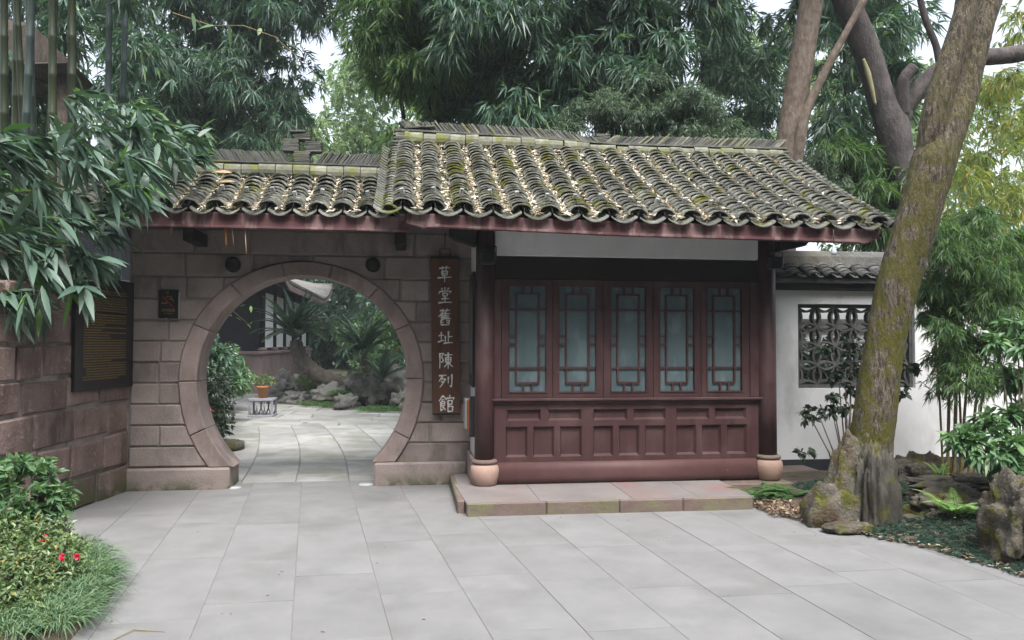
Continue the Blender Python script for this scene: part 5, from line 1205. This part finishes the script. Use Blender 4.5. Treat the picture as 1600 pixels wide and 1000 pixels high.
# dry leaves hanging from the gate eave
P = np.array([tuple(at(*q, 8.15)) for q in ((346, 326), (352, 330), (360, 335), (377, 320), (382, 352), (350, 325), (268, 345), (368, 322), (362, 270), (340, 285))]); D = np.array([(0, 0, -1), (.05, 0, -1), (.15, 0, -1), (-.8, 0, -.6), (.1, 0, -1), (.1, -.1, -1), (0, 0, -1), (-.6, 0, .3), (-.9, 0, .2), (.9, 0, .3)], float)
o = leaves('dry_leaf_bunch', P, D, np.array([.16, .30, .28, .15, .26, .12, .12, .14, .22, .2]), np.array([.03, .032, .014, .045, .010, .03, .025, .04, .04, .03]), M['lf_dry'], None, np.random.default_rng(3), hi=True, upn=np.tile([[0, -1.0, .2]], (10, 1)), tilt=.2)
tag(o, 'bunch of brown dry leaves hanging from the gate eave', 'dry leaves')

# ------------------------------------------------------------------ left planting
lbp = [(-1.80, 4.0), (-1.86, 4.57), (-1.90, 5.34), (-2.12, 6.0), (-2.62, 6.5), (-3.12, 7.0), (-3.4, 7.3), (-3.9, 7.9), (-3.9, 2.5), (-1.72, 2.5)]
bed_l = strip_bed([(-1.72, 2.5)] + lbp[:7], -3.9, lambda x, y: .02 + .16 * sstep(-1.8, -3.0, x) + .02 * mnoise.noise(Vector((x * 3, y * 3, 1))), 2.5, 7.9)
def shrub(name, label, cs, rad, per, k, L, W, m_, seed, cat='shrub', drop=0., **kw):
    c = np.array([tuple(q) for q in cs]); t = thing(name, label, cat, (c[:, 0].mean(), c[:, 1].mean(), .05)); clumps(c, rad, per, k, L, W, m_, 'foliage', t, seed, drop=drop, **kw)
    rr = random.Random(seed)
    for q in cs[:10]: MB().tube([Vector((t.location.x + rr.uniform(-.1, .1), t.location.y + rr.uniform(-.1, .1), .05)), (Vector(q) + Vector(t.location)) / 2, Vector(q)], [.012, .009, .005], 5).build('stem', M['bark3'], t)
    return t
rng = np.random.default_rng(31)
cs = [at(x, y, d) for x, y, d in ((15, 735, 5.6), (50, 740, 5.7), (20, 775, 5.5), (60, 775, 5.7), (85, 765, 5.8), (10, 800, 5.4), (45, 805, 5.6), (80, 790, 5.8), (-20, 760, 5.5), (-20, 800, 5.4), (30, 722, 5.8), (65, 735, 5.9), (5, 750, 5.6), (90, 790, 5.9), (60, 810, 5.7), (20, 825, 5.4))]
shrub('glossy_shrub', 'glossy whorled leaf shrub beside the left wall', cs, .16, 20, 7, .072, .027, M['lf_bush'], 81, spread=.95, hi=True, out=.6, bias=(.1, -.2, .5))
cs = [at(x, y, d) for x, y, d in ((20, 845, 5.0), (60, 850, 5.2), (100, 845, 5.4), (25, 880, 4.8), (70, 885, 5.0), (110, 875, 5.1), (-15, 870, 4.8), (45, 915, 4.8), (85, 910, 4.9), (5, 915, 4.6), (-10, 940, 4.5), (30, 945, 4.5), (60, 940, 4.6), (20, 825, 5.2), (60, 825, 5.3), (95, 822, 5.5), (0, 850, 5.0), (40, 860, 4.95), (85, 860, 5.15), (118, 858, 5.3), (0, 890, 4.7), (50, 895, 4.8), (20, 960, 4.4), (-15, 970, 4.3), (10, 925, 4.5))]
shrub('azalea', 'olive green azalea bush with red flowers in the left bed', cs, .15, 40, 6, .042, .019, M['lf_azalea'], 82, spread=1.0, out=.6, bias=(0, -.2, .6))
for i, (x_, y_, d_, lb) in enumerate(((98, 870, 4.72, 'larger red azalea flower in the left bed'), (121, 869, 4.85, 'red azalea flower nearest the paving'), (70, 838, 5.0, 'highest small red azalea flower'), (67, 845, 4.98, 'dull red azalea bud below the highest flower'))):
    q = at(x_, y_, d_); n = 12 if i < 2 else 6; P = np.tile(np.array([tuple(q)]), (n, 1)); D = rng.normal(0, 1, (n, 3)) + np.array([0, -.6, .5]); o = leaves('azalea_flower', P, D, .028 if i < 2 else .018, .022, M['petal'], None, rng, droop=.1, hi=True); tag(o, lb, 'flower', 'azalea flowers')
def tuft(name, label, c, r, n, L, m_, seed, W=.006, group=None, cat='grass'):
    rg = np.random.default_rng(seed); c = np.array(tuple(c)); P = np.tile(c, (n, 1)); a = rg.uniform(0, 2 * np.pi, n); q = r * rg.random(n) ** .5; P[:, 0] += np.cos(a) * q; P[:, 1] += np.sin(a) * q
    D = np.stack([np.cos(a) * (.35 + .5 * q / r) + rg.normal(0, .25, n), np.sin(a) * (.35 + .5 * q / r) + rg.normal(0, .25, n), np.full(n, .9)], 1)
    o = leaves(name, P, D, L * rg.uniform(.6, 1.15, n), W, m_, None, rg, hi=True, droop=.75, tilt=.3); return tag(o, label, cat, group)
GT = [((140, 905, 5.15), 'long bladed grass clump overhanging the paving below the red flowers'), ((115, 850, 5.6), 'upper grass clump beside the paving in the left bed'), ((150, 878, 5.35), 'grass clump nearest the paving in the left bed'), ((105, 935, 4.75), 'grass clump in the middle of the left bed edge'), ((75, 975, 4.4), 'wide grass clump near the lower left corner'), ((30, 990, 4.2), 'grass clump in the lower left corner'), ((100, 985, 4.45), 'low grass clump at the bed edge near the bottom'), ((60, 935, 4.7), 'grass clump half hidden behind the azalea'), ((10, 960, 4.3), 'grass clump at the left picture edge'), ((165, 905, 5.2), 'outermost grass clump leaning over the paving'), ((150, 940, 4.85), 'grass clump on the bed edge below the outermost one'), ((130, 970, 4.6), 'grass clump on the bed edge above the lowest ones'), ((110, 1000, 4.35), 'lowest grass clump on the bed edge'), ((130, 845, 5.9), 'thin grass clump where the bed meets the paving near the wall'), ((155, 860, 5.65), 'thin grass clump just above the outermost one')]
for i, (q, lb) in enumerate(GT):
    p = at(*q); p.z = .06; 
    p.x -= .06; tuft('grass_clump', lb, p, .13, 260, .27, M['lf_grass'], 200 + i, .0065, 'grass clumps in the left bed')
rg = np.random.default_rng(83)
shrub('azalea', 'azalea bush filling the left bed beyond the picture edge', [Vector((rg.uniform(-3.3, -2.4), rg.uniform(2.8, 4.9), rg.uniform(.25, .5))) for _ in range(46)], .16, 30, 6, .045, .02, M['lf_azalea'], 84, spread=1.0, out=.6, bias=(0, 0, .6))
shrub('glossy_shrub', 'glossy shrub along the left wall beyond the picture edge', [Vector((rg.uniform(-3.55, -3.2), rg.uniform(3.2, 5.6), rg.uniform(.4, .8))) for _ in range(22)], .18, 18, 7, .075, .028, M['lf_bush'], 85, spread=.95, out=.6, bias=(.1, -.2, .5))
# ------------------------------------------------------------------ right planting
rng = np.random.default_rng(51); N = 34000; P = []
while len(P) < N:
    x = rng.uniform(3.5, 6.2) if rng.random() < .78 else rng.uniform(6.2, 9.2); y = rng.uniform(4.4, 7.9) if rng.random() < .8 else rng.uniform(2.7, 4.6)
    e = x - (3.62 + .42 * max(0, 7.2 - y)) + .36 if y < 7.2 else x - 3.9
    if in_poly(x, y, rb) and e > rng.uniform(.0, .2) and mnoise.noise(Vector((x * 3, y * 3, 4))) > -.42 and not (y > 6.7 and x < 4.1): P.append((x, y, bedz(x, y)))
P = np.array(P); D = rng.normal(0, .8, P.shape); D[:, 2] = .8
o = leaves('ground_cover', P, D, rng.uniform(.06, .13, N), .008, M['lf_mondo'], None, rng, hi=False, droop=.55); tag(o, 'dark green mondo grass carpeting the right bed', 'ground cover', kind='stuff')
P = []
while len(P) < 420:
    u = rng.random() ** .8; q = 0
    k = rng.integers(0, 8); a_, b_ = rb[1 + k], rb[2 + k]; s_ = rng.random(); x = a_[0] + (b_[0] - a_[0]) * s_ + abs(rng.normal(0, .09)); y = a_[1] + (b_[1] - a_[1]) * s_ + rng.normal(0, .02); P.append((x, y, bedz(x, y) + .012))
P += [(rng.uniform(3.42, 3.85), rng.uniform(6.9, 7.5), .05) for _ in range(420)] + [(rng.uniform(4.3, 6), rng.uniform(5.5, 7.6), .17) for _ in range(90)]
P = np.array(P); D = rng.normal(0, 1, P.shape); D[:, 2] *= .2
o = leaves('leaf_litter', P, D, rng.uniform(.03, .075, len(P)), rng.uniform(.015, .03, len(P)), M['lf_litter2'], None, rng, droop=.05, tilt=.3); tag(o, 'brown fallen leaves along the edge of the right bed', 'leaf litter', kind='stuff')
# pebbles along the edge
PEB = []
for s_ in range(3):
    bm = bmesh.new(); bmesh.ops.create_icosphere(bm, subdivisions=1, radius=1.0)
    for v in bm.verts: v.co *= 1 + .25 * mnoise.noise(v.co * 1.3 + Vector((s_ * 5, 0, 0)))
    me = bpy.data.meshes.new('edging_pebble'); bm.to_mesh(me); bm.free(); me.materials.append(M['stepred']); me.polygons.foreach_set('use_smooth', [True] * len(me.polygons)); PEB.append(me)
b = MB()
for i in range(60):
    k = rng.integers(1, 8); a_, b_ = rb[k], rb[k + 1]; s_ = rng.random(); x = a_[0] + (b_[0] - a_[0]) * s_ + rng.normal(.05, .04); y = a_[1] + (b_[1] - a_[1]) * s_; sc = rng.uniform(.008, .02); me = PEB[rng.integers(0, 3)]
    mw = Matrix.Translation((x, y, bedz(x, y) + .006)) @ Euler((0, 0, rng.uniform(0, 6))).to_matrix().to_4x4() @ Matrix.Diagonal((sc * 1.4, sc, sc * .5, 1)); b.add([mw @ v.co for v in me.vertices], [tuple(p.vertices) for p in me.polygons], True)
o = b.build('edging_pebbles', M['slab2']); tag(o, 'small pale pebbles and chips along the right paving edge', 'pebbles', kind='stuff')
def fern(name, label, c, nf, L, m_, seed, up=.7, cat='fern', spread=(0, 6.283)):
    c = Vector(c); rg = np.random.default_rng(seed); t = thing(name, label, cat, tuple(c)); 
    for k in range(nf):
        an = rg.uniform(*spread); l = L * rg.uniform(.65, 1.1); d = Vector((math.cos(an), math.sin(an), up * rg.uniform(.5, 1.5))).normalized(); pts = []; p = c + Vector((rg.normal(0, .03), rg.normal(0, .03), 0)); n = 9
        for i in range(n + 1): pts.append(p.copy()); p = p + d * (l / n); d = (d + Vector((0, 0, -.13))).normalized()
        fr_ = MB().tube(pts, [.0035 * (1 - .6 * i / n) for i in range(n + 1)], 4).build('frond', m_, t); P = []; D = []; LL = []
        for s_ in range(26):
            u = .1 + .9 * s_ / 26; i = min(int(u * n), n - 1); q = pts[i].lerp(pts[i + 1], u * n - i); tg = (pts[i + 1] - pts[i]).normalized(); sd_ = tg.cross(Vector((0, 0, 1))); sd_.normalize()
            for sg_ in (-1, 1): P.append(tuple(q)); D.append(tuple(sd_ * sg_ + tg * .35 + Vector((0, 0, .1)))); LL.append(l * .24 * (1.02 - u) + .008)
        leaves('leaflets', np.array(P), np.array(D), np.array(LL), l * .038, m_, fr_, rg, droop=.15, tilt=.12)
    return t
for i, (x, y, lb) in enumerate(((3.55, 7.62, 'fern clump growing against the right end of the step'), (3.78, 7.72, 'fern clump between the step and the pointed rock'), (3.95, 7.55, 'fern clump just left of the big tree'))):
    fern('fern', lb, (x, y, .05), 15, .34, M['lf_fern'], 300 + i)
fern('fern', 'pale yellow green fern below the jagged ledge', (4.72, 6.15, .16), 13, .36, M['lf_fern2'], 310, .9)
fern('fern', 'small pale fern on top of the ledge', (5.0, 6.75, .40), 6, .2, M['lf_fern2'], 311, 1.2)
fern('fern', 'dark fern at the right edge behind the pitted rock', (5.3, 6.0, .3), 12, .34, M['lf_fern'], 312)
fern('fern', 'fern at the foot of the yellow bamboo canes', (5.95, 7.7, .12), 12, .34, M['lf_fern'], 313)
# glossy bush at the right edge
cs = [at(x, y, d) for x, y, d in ((1515, 680, 6.9), (1545, 660, 7.0), (1580, 650, 7.0), (1610, 640, 7.0), (1530, 700, 6.8), (1570, 690, 6.8), (1600, 690, 6.8), (1560, 715, 6.7), (1590, 720, 6.7), (1620, 700, 6.8), (1500, 690, 6.9), (1640, 660, 7), (1640, 710, 6.9))]
shrub('glossy_bush', 'rounded bush of long glossy leaves at the right edge', cs, .15, 15, 8, .13, .036, M['lf_bush'], 91, spread=.75, hi=True, out=1.0, bias=(-.15, -.35, .1), droop=.35)
cs = [at(x, y, d) for x, y, d in ((1560, 530, 7.0), (1590, 510, 7.0), (1600, 540, 6.9), (1620, 520, 7), (1585, 590, 7.1), (1605, 600, 7.1))]
shrub('glossy_bush', 'upper spray of long glossy leaves entering from the right', cs, .15, 11, 8, .13, .034, M['lf_bush'], 92, spread=.75, hi=True, out=1.0, bias=(-.3, -.3, .0), droop=.35)
# thin bamboo at the right
t = bamboo('slender_bamboo', 'slender bamboo with fine drooping leaves in front of the white wall', [(1440, 360), (1540, 330), (1610, 380), (1600, 520), (1550, 610), (1490, 630), (1460, 580), (1440, 480)], 7.8, 8.7, 95, .24, 38, 6, .10, .013, M['lf_bamB'], 95, bias=(0, -.1, 0), drop=.6)
for (x0, x1, r, dx) in ((1480, 1488, .018, 0), (1490, 1500, .02, 0), (1500, 1520, .016, .1), (1512, 1545, .016, .1), (1474, 1462, .012, -.1), (1505, 1490, .013, 0), (1520, 1560, .013, 0)):
    culm(t, at(x0, 760, 8.3), at(x1, 380, 8.3), r, M['cane'], dx, seg=.22)
# dark ivy like shrub in front of the lattice
cs = [at(x, y, 8.4) for x, y in ((1330, 535), (1320, 560), (1340, 580), (1310, 590), (1330, 610), (1300, 620), (1280, 650), (1265, 650), (1300, 640), (1320, 640), (1400, 560), (1425, 575), (1405, 610), (1260, 705), (1290, 545))]
shrub('dark_shrub', 'dark leaved straggling shrub in front of the lattice opening', cs, .13, 9, 5, .07, .045, M['lf_dark'], 96, spread=1.0, out=.8, hi=True, bias=(0, -.3, 0))
# courtyard grass tufts
for i, (q, r, lb) in enumerate((((583, 640, 18.2), .3, 'large grass tuft before the tan rocks in the courtyard'), ((605, 640, 18.2), .3, 'grass tuft right of the large one in the courtyard'), ((495, 628, 19.6), .3, 'low grass tuft between the rounded rocks'), ((520, 628, 19.4), .25, 'small grass tuft beside the broad low rock'), ((345, 690, 11.9), .2, 'grass tuft at the foot of the flowering shrub'), ((535, 615, 19.6), .25, 'grass tuft under the lower cycad'))):
    p = at(*q); p.z = .03 + (.3 if i == 5 else 0); tuft('grass_tuft', lb, p, r, 330, .36, M['lf_fern'], 400 + i, .013, 'grass tufts in the courtyard')
# kerb stone at the foot of the courtyard shrub
MBk = MB().lathe([(.42, 0), (.42, .10), (.36, .12)], (-2.95, 12.3, 0), 20).build('shrub_kerb', M['rock']); tag(MBk, 'mossy rounded kerb under the flowering shrub inside the gate', 'kerb')
# yellow sprig hanging in the gate opening
t = thing('yellow_sprig', 'small sprig of yellow green leaves hanging at the upper left of the gate view', 'sprig', tuple(at(360, 490, 10.5)))
MB().tube([at(330, 470, 10.4), at(365, 487, 10.5), at(390, 508, 10.5)], [.006, .005, .002], 5).build('stem', M['bark3'], t)
P = np.array([tuple(at(*q, 10.5)) for q in ((352, 484), (356, 488), (362, 494), (368, 496), (386, 506), (390, 507), (384, 476), (360, 470), (392, 478))]); leaves('foliage', P, np.random.default_rng(8).normal(0, 1, P.shape) + np.array([.2, 0, -.5]), .085, .04, M['lf_fern2'], t, np.random.default_rng(8), hi=True)
# bent grass blade on the paving
o = MB().tube([(-1.62, 4.52, .004), (-1.55, 4.66, .012), (-1.37, 4.62, .004)], [.002, .004, .001], 5).build('fallen_blade', M['cane']); tag(o, 'bent dry grass blade lying on the paving at the lower left', 'dry blade')

HAZE = 0.0010
# ------------------------------------------------------------------ the damp air of the garden
hz = bpy.data.materials.new('haze'); hz.use_nodes = True; ht = hz.node_tree; ht.nodes.clear()
ho = ht.nodes.new('ShaderNodeOutputMaterial'); hv = ht.nodes.new('ShaderNodeVolumePrincipled')
hv.inputs['Color'].default_value = (.86, .93, 1.0, 1); hv.inputs['Density'].default_value = HAZE; hv.inputs['Anisotropy'].default_value = 0.2
ht.links.new(hv.outputs[0], ho.inputs['Volume'])
o = MB().box(-60, 60, -45, 80, -1.1, 24).build('haze', hz); tag(o, kind='stuff')

# a few leaves dropped on the paving
rg = np.random.default_rng(88); n = 34
P = np.stack([rg.uniform(-2.2, 4.0, n), rg.uniform(4.2, 8.8, n), np.full(n, .006)], 1); P = P[[not (0.4 < p[0] < 3.5 and p[1] > 7.2) for p in P]]
D = rg.normal(0, 1, P.shape); D[:, 2] = .05
o = leaves('fallen_leaf_bits', P, D, rg.uniform(.012, .04, len(P)), .009, M['lf_litter2'], None, rg, tilt=.1); tag(o, 'tiny dry leaf scraps scattered over the paving', 'leaf litter', kind='stuff')
